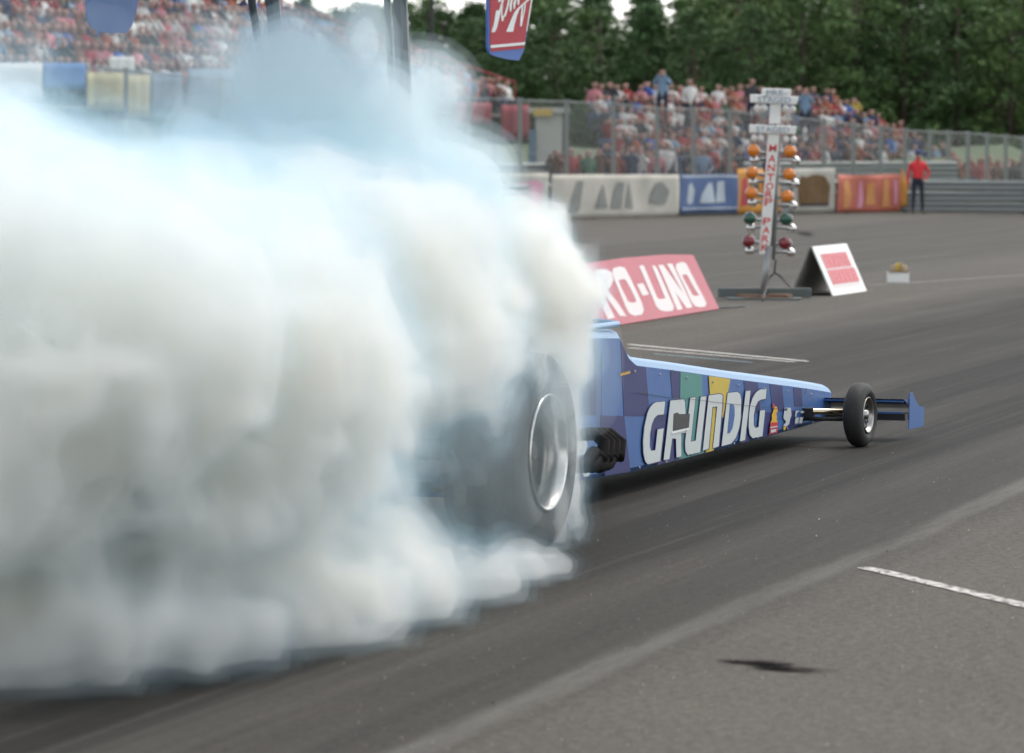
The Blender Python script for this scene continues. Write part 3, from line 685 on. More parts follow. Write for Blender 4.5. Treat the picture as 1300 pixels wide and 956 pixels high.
cable('lead_cable', [tpw + T(983, 345, .02), tpw + T(992, 352, .1), g_rel(1004, 368, .03), g_rel(1020, 371)], .012, 'black lead running from the light tree towards the folding sign')

# long red board on the ground: two sloping panels
def sloped(name, bl_, br_, hgt, lean, thick=.02, foot=.55):
    """returns mapper (u 0..1 along, v 0..1 up) on the near face"""
    A, B = bl_, br_; d = (B - A).normalized(); nrm = Vector((-d.y, d.x, 0))
    if nrm.y < 0: nrm = -nrm
    up_ = Vector((0, 0, hgt)) + nrm * lean
    return A, B, up_, nrm, d
redb = mat('faded_red_board', (.40, .085, .105), .55, noise=(2.5, .16)); paleb = mat('board_white_lettering', (.60, .55, .53), .55)
RB = empty('advertising_board', ground(913, 393)); tag(RB, 'long faded red advertising board lettered RO-UNO, sloping beside the smoke', 'board')
rb0 = RB.location.copy()
A = ground(700, 427.5) - rb0; B = Vector((0, 0, 0)); d = (B - A).normalized(); nrm = Vector((-d.y, d.x, 0)); nrm = nrm if nrm.x < 0 else -nrm
tr_ = at(880, 323.5, rb0.y + nrm.y * .35) - rb0; hgt = tr_.z; lean = (tr_ - B).dot(nrm)
print('board', A, d, nrm, hgt, lean, (tr_ - B).dot(d))
endshift = (tr_ - B).dot(d)
upv = Vector((0, 0, hgt)) + nrm * lean
def pq(px, py, off=0.0):                      # pixel -> point on the near panel
    n_ = d.cross(upv).normalized()
    if n_.y > 0: n_ = -n_
    p = on_plane(px, py, rb0, n_) - rb0; return p + n_ * off
n_ = d.cross(upv).normalized(); n_ = -n_ if n_.y > 0 else n_
q = MB(); q.prism([A + Vector((0, 0, .01)), B + Vector((0, 0, .01)), pq(880, 323.5), pq(845, 323), pq(790, 327.5), A + upv], -n_ * .018); rp_ = q.build('front_panel', redb, RB)
q = MB(); q.prism([A + upv, B + upv + d * endshift, B + nrm * lean * 2.1, A + nrm * lean * 2.1], n_ * .0 + Vector((0, .012, -.012))); q.build('rear_panel', redb, RB)
def s7(l): return [(760 + x / 8.125, 315 + y / 8.125) for x, y in l]
q = MB()
# O with its counter left open: built as ring quads
def ring(outer, inner):
    n = len(outer); vs = [pq(x, y, .005) for x, y in s7(outer)] + [pq(x, y, .005) for x, y in s7(inner)]
    q.add(vs, [(i, (i + 1) % n, n + (i + 1) % n, n + i) for i in range(n)])
def flat(l): q.add([pq(x, y, .005) for x, y in s7(l)], [tuple(range(len(l)))])
ring([(145, 210), (215, 190), (265, 205), (300, 265), (380, 430), (440, 560), (462, 640), (445, 685), (370, 700), (315, 680), (280, 620), (230, 500), (160, 330), (135, 255)],
     [(200, 335), (225, 325), (262, 322), (285, 345), (330, 430), (370, 510), (385, 545), (375, 560), (345, 565), (315, 560), (295, 545), (265, 480), (225, 400), (205, 345)])
flat([(-40, 230), (60, 215), (130, 250), (150, 330), (120, 400), (85, 430), (190, 560), (285, 705), (215, 700), (60, 480), (40, 470), (165, 720), (95, 735), (-60, 420)])
flat([(390, 375), (455, 362), (515, 480), (450, 492)])
flat([(412, 185), (460, 178), (490, 250), (600, 510), (620, 528), (660, 525), (685, 520), (672, 490), (545, 185), (575, 180), (600, 215), (740, 530), (775, 610), (760, 648), (690, 655), (625, 640), (590, 600), (480, 340)])
flat([(610, 180), (660, 172), (870, 470), (700, 165), (755, 160), (860, 380), (965, 610), (905, 622), (790, 460), (865, 630), (810, 640), (690, 360)])
ring([(795, 165), (850, 145), (895, 155), (930, 220), (1010, 380), (1075, 500), (1108, 570), (1095, 605), (1040, 612), (990, 600), (945, 540), (885, 400), (830, 290), (792, 210)],
     [(858, 285), (880, 275), (905, 275), (922, 300), (960, 375), (1000, 440), (1030, 480), (1025, 490), (1005, 495), (978, 492), (955, 470), (925, 410), (885, 340), (865, 300)])
q.build('lettering', paleb, rp_)

# folding A-frame sign
AF = empty('folding_sign', ground(1058, 376)); tag(AF, 'white folding A-frame sign with faded red print standing right of the light tree', 'sign')
a0 = AF.location.copy(); N1 = Vector((0, 0, .004)); F1 = ground(1100.5, 370) - a0; dA = F1.normalized()
nA = Vector((-dA.y, dA.x, 0)); nA = nA if nA.x < 0 else -nA
spread = .95; apex_h = .66
ap = at(1033, 313, a0.y + nA.y * spread * .5) - a0; apex_h = ap.z; along = ap.dot(dA); leanA = ap.dot(nA)
print('A-frame', F1, ap, along, leanA)
upA = nA * leanA + Vector((0, 0, apex_h)) ; farA = F1.length
PA = [Vector((0, 0, .004)), F1 + Vector((0, 0, .004)), F1 + upA, upA]
nf = F1.cross(upA).normalized(); nf = nf if nf.x > 0 else -nf
q = MB(); q.prism(PA, -nf * .02); fpan = bevel(q.build('front_panel', paintw, AF), .004, 1)
innerp = mat('dull_board_back', (.30, .29, .26), .8, noise=(5, .25))
q = MB(); q.prism([upA + Vector((-.024, 0, 0)), F1 + upA + Vector((-.024, 0, 0)), F1 + nA * leanA * 2.0 + Vector((0, 0, .004)), nA * leanA * 2.0 + Vector((0, 0, .004))], Vector((-.018, 0, 0))); q.build('rear_panel', innerp, AF)
q = MB(); redf = mat('faded_red_print', (.56, .13, .14), .6, noise=(26, .5)); q.prism([F1 * u + upA * v + nf * .004 for u, v in ((.09, .13), (.90, .13), (.90, .86), (.09, .86))], -nf * .002)
q.build('print', paleb, fpan)
q = MB()
rr = random.Random(5)
for row in range(2):
    u = .12
    while u < .86:
        wd = rr.uniform(.06, .12); v0 = .22 + row * .32
        q.prism([F1 * a + upA * b + nf * .008 for a, b in ((u, v0), (u + wd, v0), (u + wd, v0 + .29), (u, v0 + .29))], -nf * .002); u += wd + .015
q.build('printed_pattern', redf, fpan)

# crate of cans on the far side
CRp = ground(1141, 358.5); CR = empty('equipment_crate', CRp); tag(CR, 'small white box holding brown and yellow cans on the bare asphalt', 'crate')
q = MB(); q.box((0, .12, .075), (.28, .22, .01)); q.box((0, .01, .075), (.30, .02, .15)); q.box((0, .23, .075), (.30, .02, .15)); q.box((-.14, .12, .075), (.02, .2, .15)); q.box((.14, .12, .075), (.02, .2, .15)); q.build('box', paintw, CR)
q = MB(); q.box((0, -.005, .157), (.30, .05, .012)); q.build('box_edge', oldwood, CR)
tanm = mat('tan_can', (.34, .25, .13), .5, noise=(20, .4)); yelm = mat('yellow_can', (.52, .38, .05), .5)
for i, (x, h_, r_, mt) in enumerate(((-.06, .24, .04, tanm), (.0, .27, .022, yelm), (.075, .24, .052, tanm), (-.03, .26, .018, yelm), (.04, .28, .016, tanm))):
    q = MB(); q.tube([(x, .1, .08), (x, .1, h_), (x, .1, h_ + .01)], [r_, r_, r_ * .6], 12)
    tag(q.build('can', mt, None, CRp), ['tan can standing leftmost in the white box', 'tall yellow can in the middle of the white box', 'broad tan can at the right of the white box', 'thin yellow can beside the left tan can', 'thin tan rod can beside the broad can'][i], 'can', 'cans in the white box')
# ------------------------------------------------------------------ barrier, banners, fence
galv = mat('weathered_guardrail', (.25, .27, .26), .55, .35, noise=(3, .25, (1, 1, 6)))
def gy(px, py): return ground(px, py)
BL = [gy(-260, 289), gy(200, 287), gy(640, 280.5), gy(860, 275), gy(1000, 272), gy(1150, 270.3), gy(1300, 271.8), gy(1420, 273.5)]
def resamp(P, step):
    out = [P[0]]
    for a, b in zip(P, P[1:]):
        n = max(1, int((b - a).length / step))
        out += [a.lerp(b, k / n) for k in range(1, n + 1)]
    return out
def wbeam(path, z, h=.30, proud=.06, off=0.0, jit=.01, seed=1):
    """corrugated rail section swept along a path, facing the camera side"""
    prof = [(-.5, 0), (-.42, .6), (-.30, 1), (-.18, .95), (-.06, .25), (0, .1), (.06, .25), (.18, .95), (.30, 1), (.42, .6), (.5, 0)]
    m_ = MB(); rr = random.Random(seed); n = len(prof); vs = []
    for i, p in enumerate(path):
        t = (path[min(i + 1, len(path) - 1)] - path[max(i - 1, 0)]); t.z = 0; t.normalize(); nr = Vector((t.y, -t.x, 0)); jz = rr.uniform(-jit, jit)
        for a, b in prof: vs.append(p + nr * (off + b * proud) + Vector((0, 0, z + a * h + jz)))
    fs = [(i * n + k, i * n + k + 1, (i + 1) * n + k + 1, (i + 1) * n + k) for i in range(len(path) - 1) for k in range(n - 1)]
    return m_.add(vs, fs, 0, True)
GR = empty('guardrail', (0, 0, 0)); tag(GR, 'long low steel guardrail of stacked corrugated beams along the far side of the track', 'guardrail')
path = resamp(BL, 3.5)
for k in range(3): wbeam(path, .17 + .315 * k, seed=k, jit=.012).build('beam', galv, GR)
q = MB()
for p in resamp(BL, 2.0)[::1]: q.box(p + Vector((0, .10, .5)), (.09, .1, 1.0))
q.build('rail_post', mat('rail_post', (.05, .05, .045), .8), GR)['kind'] = 'stuff'
G2 = empty('upper_guardrail', (0, 0, 0)); tag(G2, 'second guardrail standing a little higher behind the banners', 'guardrail')
BL2 = [gy(x, y) for x, y in ((-260, 287), (300, 285), (640, 278.5), (860, 273.2), (1000, 270.2), (1150, 268.8), (1225, 268.6))]
BL2 = [p + Vector((0, 2.2, 0)) for p in BL2]; p2 = resamp(BL2, 4)
for k in range(2): wbeam(p2, 1.02 + .31 * k, off=0, seed=k + 9).build('beam', galv, G2)
q = MB()
for p in resamp(BL2, 3.5): q.box(p + Vector((0, .10, .65)), (.12, .12, 1.3))
q.build('rail_post', mat('rail_post2', (.12, .12, .11), .8), G2)['kind'] = 'stuff'
def path_at(px):
    for a, b in zip(BL, BL[1:]):
        xa, xb = to_px(a)[0], to_px(b)[0]
        if px <= xb: 
            t = (px - xa) / (xb - xa); return a.lerp(b, t)
    return BL[-1]
def banner(name, x0, x1, ytop, ybot, base, label, marks=(), border=None, cat='banner', wav=.05, seed=1, y2=None):
    """cloth hung in front of the rail; marks: (material, [(u, v) polygon in 0..1])"""
    P0, P1 = path_at(x0), path_at(x1); rr = random.Random(seed)
    nu, nv = 40, 8; o0 = (P0 + P1) / 2; L_ = (P1 - P0).length; t = (P1 - P0).normalized(); nr = Vector((t.y, -t.x, 0))
    z_t0 = at(x0, ytop, P0.y).z; z_t1 = at(x1, y2 or ytop, P1.y).z; zb = max(.02, at(x0, ybot, P0.y).z)
    ph = [rr.uniform(0, 6) for _ in range(4)]
    def P(u, v, off=0.0):
        u_ = u; w_ = wav * (math.sin(u * L_ * 2.1 + ph[0]) * .5 + math.sin(u * L_ * 4.7 + ph[1] + v * 1.5) * .35 + .25 * math.sin(v * 5 + u * 9 + ph[2]))
        zt_ = z_t0 + (z_t1 - z_t0) * u; z = zb + (zt_ - zb) * v - wav * .35 * abs(math.sin(u * L_ * 1.3 + ph[3])) * v
        return P0.lerp(P1, u) + nr * (.13 + w_ + off) + Vector((0, 0, z)) - o0
    m_ = MB(); vs = [P(i / nu, j / nv) for j in range(nv + 1) for i in range(nu + 1)]
    m_.add(vs, [(j * (nu + 1) + i, j * (nu + 1) + i + 1, (j + 1) * (nu + 1) + i + 1, (j + 1) * (nu + 1) + i) for j in range(nv) for i in range(nu)], 0, True)
    o = m_.build(name, base, None, o0); tag(o, label, cat, 'banners along the guardrail')
    sm_ = o.modifiers.new('cloth', 'SOLIDIFY'); sm_.thickness = .006
    for k, (mt, pl_) in enumerate(marks):
        # subdivide the polygon's bounding strip so that it follows the folds
        us = [p[0] for p in pl_]; u0, u1 = min(us), max(us); n = max(2, int((u1 - u0) * nu)); q = MB()
        def yr(u):
            ys_ = []
            for (a, b) in zip(pl_, pl_[1:] + pl_[:1]):
                if (a[0] - u) * (b[0] - u) <= 0 and abs(a[0] - b[0]) > 1e-6: ys_.append(a[1] + (b[1] - a[1]) * (u - a[0]) / (b[0] - a[0]))
            return (min(ys_), max(ys_)) if len(ys_) > 1 else None
        for i in range(n):
            ua, ub = u0 + (u1 - u0) * (i + .001) / n, u0 + (u1 - u0) * (i + .999) / n; ra, rb_ = yr(ua), yr(ub)
            if not ra or not rb_: continue
            for j in range(4):
                va0 = ra[0] + (ra[1] - ra[0]) * j / 4; va1 = ra[0] + (ra[1] - ra[0]) * (j + 1) / 4; vb0 = rb_[0] + (rb_[1] - rb_[0]) * j / 4; vb1 = rb_[0] + (rb_[1] - rb_[0]) * (j + 1) / 4
                q.add([P(ua, va0, .012 + .004 * k), P(ub, vb0, .012 + .004 * k), P(ub, vb1, .012 + .004 * k), P(ua, va1, .012 + .004 * k)], [(0, 1, 2, 3)])
        if q.f: q.build('printed_mark', mt, o)
    return o
def R4(u0, v0, u1, v1): return [(u0, v0), (u1, v0), (u1, v1), (u0, v1)]
cw_ = mat('white_banner_cloth', (.47, .45, .39), .8, noise=(1.6, .28)); cg = mat('faded_grey_print', (.22, .23, .21), .8, noise=(4, .3)); cb = mat('blue_banner_cloth', (.085, .135, .27), .7, noise=(1.5, .2)); cp = mat('pale_print', (.42, .48, .52), .8)
co = mat('orange_banner_cloth', (.60, .27, .045), .7, noise=(2, .3)); cr = mat('coral_banner_cloth', (.50, .15, .10), .7, noise=(3, .35)); cy_ = mat('yellow_print', (.60, .28, .10), .8); cbr = mat('brown_print', (.16, .095, .04), .8, noise=(5, .5)); cdk = mat('dark_print', (.045, .045, .05), .8)
crd = mat('red_print', (.42, .06, .08), .8); cpk = mat('pink_print', (.62, .28, .36), .8)
banner('sponsor_banner', 520, 690, 219, 281, cw_, 'white banner with a faded pink letter half lost in smoke', [(cpk, [(.74, .18), (.93, .18), (.95, .75), (.90, .85), (.73, .75)]), (cpk, R4(.5, .2, .6, .7))], seed=2)
banner('sponsor_banner', 692, 856, 221, 278, cw_, 'long dirty white banner with blurred grey lettering', [
    (cg, [(.12, .12), (.19, .85), (.25, .85), (.22, .12)]), (cg, [(.33, .22), (.38, .75), (.42, .82), (.43, .22)]), (cg, [(.45, .20), (.49, .82), (.56, .82), (.55, .20)]), (cg, [(.56, .25), (.57, .82), (.62, .82), (.63, .20)]),
    (cg, [(.76, .35), (.80, .78), (.86, .84), (.92, .60), (.90, .30), (.83, .28)])], seed=3, wav=.035)
banner('sponsor_banner', 857, 930, 221, 271, cb, 'blue banner with blurred pale lettering between the white and orange banners', [
    (cp, [(.12, .30), (.15, .75), (.20, .80), (.26, .60), (.25, .28), (.16, .22)]), (cp, [(.35, .26), (.38, .50), (.50, .78), (.58, .78), (.62, .26)]), (cp, [(.63, .26), (.64, .80), (.78, .84), (.80, .28)]), (cp, R4(.02, .93, .98, .98)), (cp, R4(.02, .10, .98, .14))], seed=4)
banner('sponsor_banner', 931, 984, 214, 271, co, 'orange banner with dark red print behind the light tree', [(crd, [(.08, .15), (.10, .75), (.22, .85), (.26, .2)]), (cdk, [(.34, .35), (.36, .68), (.5, .7), (.52, .35)]), (crd, R4(.6, .2, .75, .8))], seed=5)
banner('sponsor_banner', 1004, 1055, 213, 270, cw_, 'white framed banner with a brown picture right of the light tree', [(cdk, R4(.14, .14, .86, .55)), (cbr, [(.12, .2), (.10, .6), (.16, .84), (.3, .80), (.5, .86), (.75, .82), (.88, .6), (.86, .2)])], seed=6)
banner('sponsor_banner', 1057, 1139, 221, 269.5, cr, 'coral red banner with wavy yellow print beside the man in red', [
    (cy_, [(.10, .12), (.14, .45), (.10, .8), (.2, .9), (.24, .5), (.2, .1)]), (cpk, [(.34, .1), (.36, .8), (.42, .88), (.44, .3), (.4, .1)]), (cy_, [(.46, .2), (.48, .75), (.60, .8), (.62, .2)]), (cy_, [(.72, .12), (.74, .86), (.82, .9), (.84, .15)]), (cpk, R4(.9, .2, .94, .85))], seed=7, wav=.09)
banner('sponsor_banner', 1139.5, 1147, 212, 262, co, 'narrow orange pennant at the right end of the banners', seed=8, y2=232)
banner('sponsor_banner', 270, 318, 190, 284, cpk, 'pink banner seen through the thin smoke on the left', seed=9)
banner('sponsor_banner', 320, 380, 200, 284, mat('lilac_cloth', (.42, .36, .46), .8), 'pale lilac banner next to the pink banner in the smoke', seed=10)

# debris fence: posts, top wire and chain link
mm = bpy.data.materials.new('chain_link'); mm.use_nodes = True; nt = mm.node_tree; pb = nt.nodes['Principled BSDF']; pb.inputs['Base Color'].default_value = (.22, .23, .22, 1); pb.inputs['Metallic'].default_value = .4
tc = nt.nodes.new('ShaderNodeTexCoord'); uvm = nt.nodes.new('ShaderNodeSeparateXYZ'); nt.links.new(tc.outputs['UV'], uvm.inputs[0])
def nm(op, a, b=None):
    n = nt.nodes.new('ShaderNodeMath'); n.operation = op
    for i, x in enumerate((a, b)):
        if x is None: continue
        if isinstance(x, (int, float)): n.inputs[i].default_value = x
        else: nt.links.new(x, n.inputs[i])
    return n.outputs[0]
su = nm('ADD', uvm.outputs[0], uvm.outputs[1]); di = nm('SUBTRACT', uvm.outputs[0], uvm.outputs[1])
w1 = nm('LESS_THAN', nm('FRACT', nm('MULTIPLY', su, 12.0)), .15); w2 = nm('LESS_THAN', nm('FRACT', nm('MULTIPLY', di, 12.0)), .15)
al = nm('MAXIMUM', w1, w2); nt.links.new(al, pb.inputs['Alpha'])
FE = empty('debris_fence', (0, 0, 0)); tag(FE, 'tall wire mesh fence on grey steel posts in front of the spectators', 'fence')
FP = [(-120, 60, 108), (30, 75, 110), (160, 88, 111), (280, 100, 111.5), (390, 110, 112), (500, 118, 112.5), (595, 123, 113), (660, 126, 113.5), (719, 128, 114), (779, 130, 114.5), (834, 137, 116), (880, 137, 118), (927, 140, 119.5), (968, 144, 121), (1008, 148, 122.5), (1046, 152, 124), (1083, 157, 125), (1118, 161, 126), (1149, 164, 127), (1180.5, 166, 128), (1204.5, 167, 129), (1229, 168, 130), (1253, 170, 131), (1277, 172, 132), (1300, 174, 133), (1322, 176, 134), (1344, 178, 135)]
pv = []
for i, (x, y, Y) in enumerate(FP):
    Y = max(Y, path_at(x).y + 1.7); top = at(x, y, Y); base = Vector((top.x, top.y, -.1)); q = MB(); h = top.z + .1
    q.box((0, 0, h / 2), (.12, .10, h)); q.box((0, 0, h + .02), (.15, .13, .04)); q.build('fence_post', mat('fence_post', (.26, .28, .26), .6, .2) if i == 0 else bpy.data.materials['fence_post'], FE, base); pv.append((base, top))
q = MB(); u = 0; uvs = []
for (a, b), (c, d_) in zip(pv, pv[1:]):
    Lg = (c - a).length; e = Vector((0, -.07, 0)); q.add([a + e, c + e, d_ + e, b + e], [(0, 1, 2, 3)]); uvs += [(u, 0), (u + Lg, 0), (u + Lg, d_.z), (u, b.z)]; u += Lg
me = q.mesh('mesh', mm)
me = bpy.data.meshes.new('wire_mesh'); me.from_pydata(q.v, [], q.f); me.materials.append(mm); ul = me.uv_layers.new(name='UVMap')
for i, l in enumerate(me.loops): ul.data[i].uv = uvs[l.vertex_index]
wm = bpy.data.objects.new('wire_mesh', me); COL.objects.link(wm); wm.parent = FE
q = MB(); q.tube([t + Vector((0, -.03, -.03)) for b, t in pv], .022, 6); q.tube([t + Vector((0, -.03, -(t.z) * .45)) for b, t in pv], .010, 5); q.build('fence_wire', galv, FE)
# ------------------------------------------------------------------ people
skin_m = mat('skin', (.33, .185, .14), .6); hair_m = mat('dark_hair', (.035, .022, .016), .7); hair_l = mat('fair_hair', (.24, .15, .07), .7)
cap_w = mat('white_cap', (.55, .54, .5), .8); cap_r = mat('red_cap', (.4, .04, .04), .8)
jean = mat('dark_trousers', (.022, .028, .05), .8); jean2 = mat('blue_jeans', (.07, .11, .19), .8); shoe = mat('shoes', (.03, .025, .022), .6)
def skinned(joints, edges, root, sub=1):
    """joints name -> (co, radius); returns evaluated vertices / faces"""
    names = list(joints); idx = {n: i for i, n in enumerate(names)}
    me = bpy.data.meshes.new('sk'); me.from_pydata([joints[n][0] for n in names], [(idx[a], idx[b]) for a, b in edges], [])
    ob = bpy.data.objects.new('sk', me); COL.objects.link(ob); ob.modifiers.new('s', 'SKIN')
    sk = me.skin_vertices[0].data
    for n in names:
        r = joints[n][1]; r = r if isinstance(r, tuple) else (r, r); sk[idx[n]].radius = r; sk[idx[n]].use_root = (n == root)
    if sub: m_ = ob.modifiers.new('u', 'SUBSURF'); m_.levels = sub; m_.render_levels = sub
    dg = bpy.context.evaluated_depsgraph_get(); ev = bpy.data.meshes.new_from_object(ob.evaluated_get(dg))
    vs = [v.co.copy() for v in ev.vertices]; fs = [tuple(p.vertices) for p in ev.polygons]
    bpy.data.objects.remove(ob); bpy.data.meshes.remove(me); bpy.data.meshes.remove(ev); return vs, fs
def pose(kind, v=0):
    s = 0 if kind == 'stand' else 1
    J = {}
    if kind == 'stand':
        hipz = .93
        J['pelvis'] = ((0, 0, hipz), (.155, .11)); J['waist'] = ((0, .0, 1.10), (.145, .10)); J['chest'] = ((0, .01, 1.32), (.175, .115)); J['neckb'] = ((0, .01, 1.46), (.07, .07)); J['neck'] = ((0, .0, 1.52), (.052, .055))
        J['head'] = ((0, -.02, 1.61), (.078, .095)); J['crown'] = ((0, -.01, 1.71), (.072, .085))
        for sg, n in ((1, 'l'), (-1, 'r')):
            J['hip' + n] = ((sg * .10, 0, hipz - .08), .088); J['knee' + n] = ((sg * .12, -.015, .50), .060); J['ank' + n] = ((sg * .135, .02, .10), .042); J['toe' + n] = ((sg * .155, -.13, .035), .036)
    else:
        hipz = .48
        J['pelvis'] = ((0, 0, hipz), (.16, .12)); J['waist'] = ((0, -.02, .64), (.15, .11)); J['chest'] = ((0, -.05, .86), (.175, .12)); J['neckb'] = ((0, -.05, 1.00), (.07, .07)); J['neck'] = ((0, -.06, 1.06), (.052, .055))
        J['head'] = ((0, -.09, 1.15), (.078, .095)); J['crown'] = ((0, -.08, 1.25), (.072, .085))
        for sg, n in ((1, 'l'), (-1, 'r')):
            J['hip' + n] = ((sg * .11, -.10, hipz), .092); J['knee' + n] = ((sg * .15, -.45, .50), .062); J['ank' + n] = ((sg * .15, -.42, .10), .044); J['toe' + n] = ((sg * .16, -.56, .035), .038)
    cz = J['chest'][0][2]; cy = J['chest'][0][1]
    arms = {0: lambda sg: ((sg * .27, cy + .0, cz - .22), (sg * .20, cy - .22, cz - .36), (sg * .12, cy - .30, cz - .37)),
            1: lambda sg: ((sg * .27, cy - .06, cz - .20), (sg * .10, cy - .26, cz - .02), (sg * .04, cy - .29, cz + .05)),
            2: lambda sg: ((sg * .27, cy + .03, cz - .24), (sg * .27, cy - .02, cz - .48), (sg * .26, cy - .05, cz - .56)),
            3: lambda sg: ((sg * .27, cy - .10, cz - .04), (sg * .10, cy - .24, cz + .20), (sg * .05, cy - .22, cz + .27)),
            4: lambda sg: ((sg * .33, cy + .05, cz - .20), (sg * .20, cy - .06, cz - .36), (sg * .14, cy - .10, cz - .38))}
    for sg, n in ((1, 'l'), (-1, 'r')):
        vv = v if v < 5 else (4 if sg > 0 else 2)
        e, w_, h = arms[vv](sg)
        J['sh' + n] = ((sg * .18, cy, cz + .07), .062); J['el' + n] = (e, .043); J['wr' + n] = (w_, .032); J['ha' + n] = (h, (.030, .038))
    E_ = [('pelvis', 'waist'), ('waist', 'chest'), ('chest', 'neckb'), ('neckb', 'neck'), ('neck', 'head'), ('head', 'crown')]
    for n in 'lr': E_ += [('pelvis', 'hip' + n), ('hip' + n, 'knee' + n), ('knee' + n, 'ank' + n), ('ank' + n, 'toe' + n), ('chest', 'sh' + n), ('sh' + n, 'el' + n), ('el' + n, 'wr' + n), ('wr' + n, 'ha' + n)]
    return J, E_
def seg_d(p, a, b):
    a, b = Vector(a), Vector(b); ab = b - a; t = max(0, min(1, (p - a).dot(ab) / ab.length_squared)); return (p - a - ab * t).length
def body_mesh(kind, v, sleeves=True, sub=1, cap=False):
    J, E_ = pose(kind, v); vs, fs = skinned(J, E_, 'pelvis', sub); mi = []
    hc = Vector(J['head'][0]); cr_ = Vector(J['crown'][0])
    for f in fs:
        c = sum((vs[i] for i in f), Vector()) / len(f); best = min(E_, key=lambda e: seg_d(c, J[e[0]][0], J[e[1]][0]) - max(np.atleast_1d(J[e[0]][1]).max(), 0) * .5)
        a, b = best; k = 1
        if b in ('waist',) : k = 1
        if b[:3] in ('hip', 'kne', 'ank') : k = 2
        if b == 'waist' and c.z < (J['pelvis'][0][2] + .07): k = 2
        if b[:3] == 'toe': k = 4
        if b[:2] == 'wr' and not sleeves: k = 0
        if b[:2] == 'ha': k = 0
        if b in ('neck', 'head', 'crown'):
            k = 0
            if c.z > cr_.z - .02 or (c.y > hc.y + .03 and c.z > hc.z - .03): k = 3
        mi.append(k)
    m_ = MB(); m_.v = [tuple(v_) for v_ in vs]; m_.f = [list(f) for f in fs]; m_.m = mi; m_.smooth = [True] * len(fs)
    # a nose and brow so that the face reads
    h = hc; m_.add([h + Vector((0, -.125, -.01)), h + Vector((-.017, -.088, -.02)), h + Vector((.017, -.088, -.02)), h + Vector((0, -.09, .035))], [(0, 1, 2), (0, 2, 3), (0, 3, 1)], 0)
    return m_, J
shirts = {'red': (.32, .04, .045), 'white': (.62, .61, .58), 'dark grey': (.045, .045, .05), 'navy': (.03, .04, .10), 'light blue': (.20, .30, .42), 'brown': (.15, .075, .05), 'pink': (.50, .20, .22), 'blue': (.05, .12, .38), 'green': (.05, .14, .08), 'yellow': (.55, .40, .08), 'rust': (.34, .10, .055)}
shm = {k: mat('shirt_' + k.replace(' ', '_'), c, .85) for k, c in shirts.items()}
protos = {}
for kind, vs_ in (('sit', (0, 1, 3)), ('stand', (0, 2, 3))):
    for v in vs_:
        mb_, J = body_mesh(kind, v, sleeves=(v != 1), sub=0 if kind == 'sit' else 0)
        protos[kind, v] = mb_
meshes = {}
def person_mesh(kind, v, col, hair):
    k = (kind, v, col, hair)
    if k not in meshes: meshes[k] = protos[kind, v].mesh('person', [skin_m, shm[col], jean if (v + len(col)) % 2 else jean2, [hair_l, hair_m, hair_m, cap_w, cap_r][hair], shoe])
    return meshes[k]
weights = {'crowd': [('red', 17), ('white', 16), ('dark grey', 22), ('navy', 11), ('light blue', 9), ('brown', 9), ('pink', 5), ('blue', 3), ('green', 2), ('yellow', 1), ('rust', 7)]}
cl_, cwt = zip(*weights['crowd']); PR = random.Random(21)
ncount = {'n': 0}
def put_person(p, kind, label_tail, group, rz=None, v=None, col=None, sc=None):
    v = PR.choice((0, 1, 3, 0) if kind == 'sit' else (0, 2, 3, 2)) if v is None else v; col = col or PR.choices(cl_, cwt)[0]; hr = PR.choices(range(5), (3, 4, 2, 1.3, 1))[0]
    o = bpy.data.objects.new('person', person_mesh(kind, v, col, hr)); COL.objects.link(o); o.location = p
    o.rotation_euler.z = (PR.uniform(-.5, .5)) if rz is None else rz; s_ = sc or PR.uniform(.84, .97); o.scale = (s_, s_, s_)
    act = {0: 'hands low', 1: 'clapping', 2: 'arms hanging', 3: 'hands at face'}[v]
    tag(o, f"{('fair haired', 'dark haired', 'dark haired', 'white capped', 'red capped')[hr]} spectator in {col}, {act}, {label_tail}", 'person', group); ncount['n'] += 1; return o

conc = mat('weathered_seating', (.20, .19, .17), .85, noise=(1.5, .3)); dkc = mat('dark_underframe', (.05, .05, .048), .8); redr = mat('red_rail', (.28, .03, .03), .6)
def grandstand(name, label, P0, P1, rows, drow, rise, z_first, right_cut, left_cut=None, rail=None):
    """front row runs P0 -> P1; rows climb away. right_cut(r): metres cut from the P1 end of row r"""
    t = (P1 - P0); Ln = t.length; t.normalize(); nr = Vector((-t.y, t.x, 0))
    if nr.y < 0: nr = -nr
    root = empty(name, P0); tag(root, label, 'grandstand'); seats = []
    q = MB(); fr_ = MB()
    for r in range(rows):
        a = (left_cut(r) if left_cut else 0.0); b = Ln - right_cut(r); z = z_first + rise * r; c = t * ((a + b) / 2) + nr * (drow * r)
        rot = Matrix(((t.x, nr.x, 0), (t.y, nr.y, 0), (0, 0, 1)))
        q.box(c + Vector((0, 0, z - .05)), (b - a, drow - .01, .09), rot); q.box(c + nr * .1 + Vector((0, 0, z + .40)), (b - a, .28, .05), rot)
        k = 0
        while k * 2.5 < b - a: fr_.box(t * (a + k * 2.5 + .1) + nr * (drow * r) + Vector((0, 0, (z - .1) / 2)), (.08, .08, max(.1, z - .1)), rot); k += 1
        seats.append((a, b, c, z, r))
    q.build('seating_terrace', conc, root); fr_.build('support_frame', dkc, root)
    if rail:
        q = MB(); pts = [t * (Ln - right_cut(r) + .1) + nr * (drow * r) + Vector((0, 0, z_first + rise * r + 1.05)) for r in range(rows)]
        q.tube(pts, .03, 8)
        for p in pts: q.tube([p, p - Vector((0, 0, 1.0))], .025, 6)
        q.build('stair_rail', redr, root)
    return root, t, nr, seats
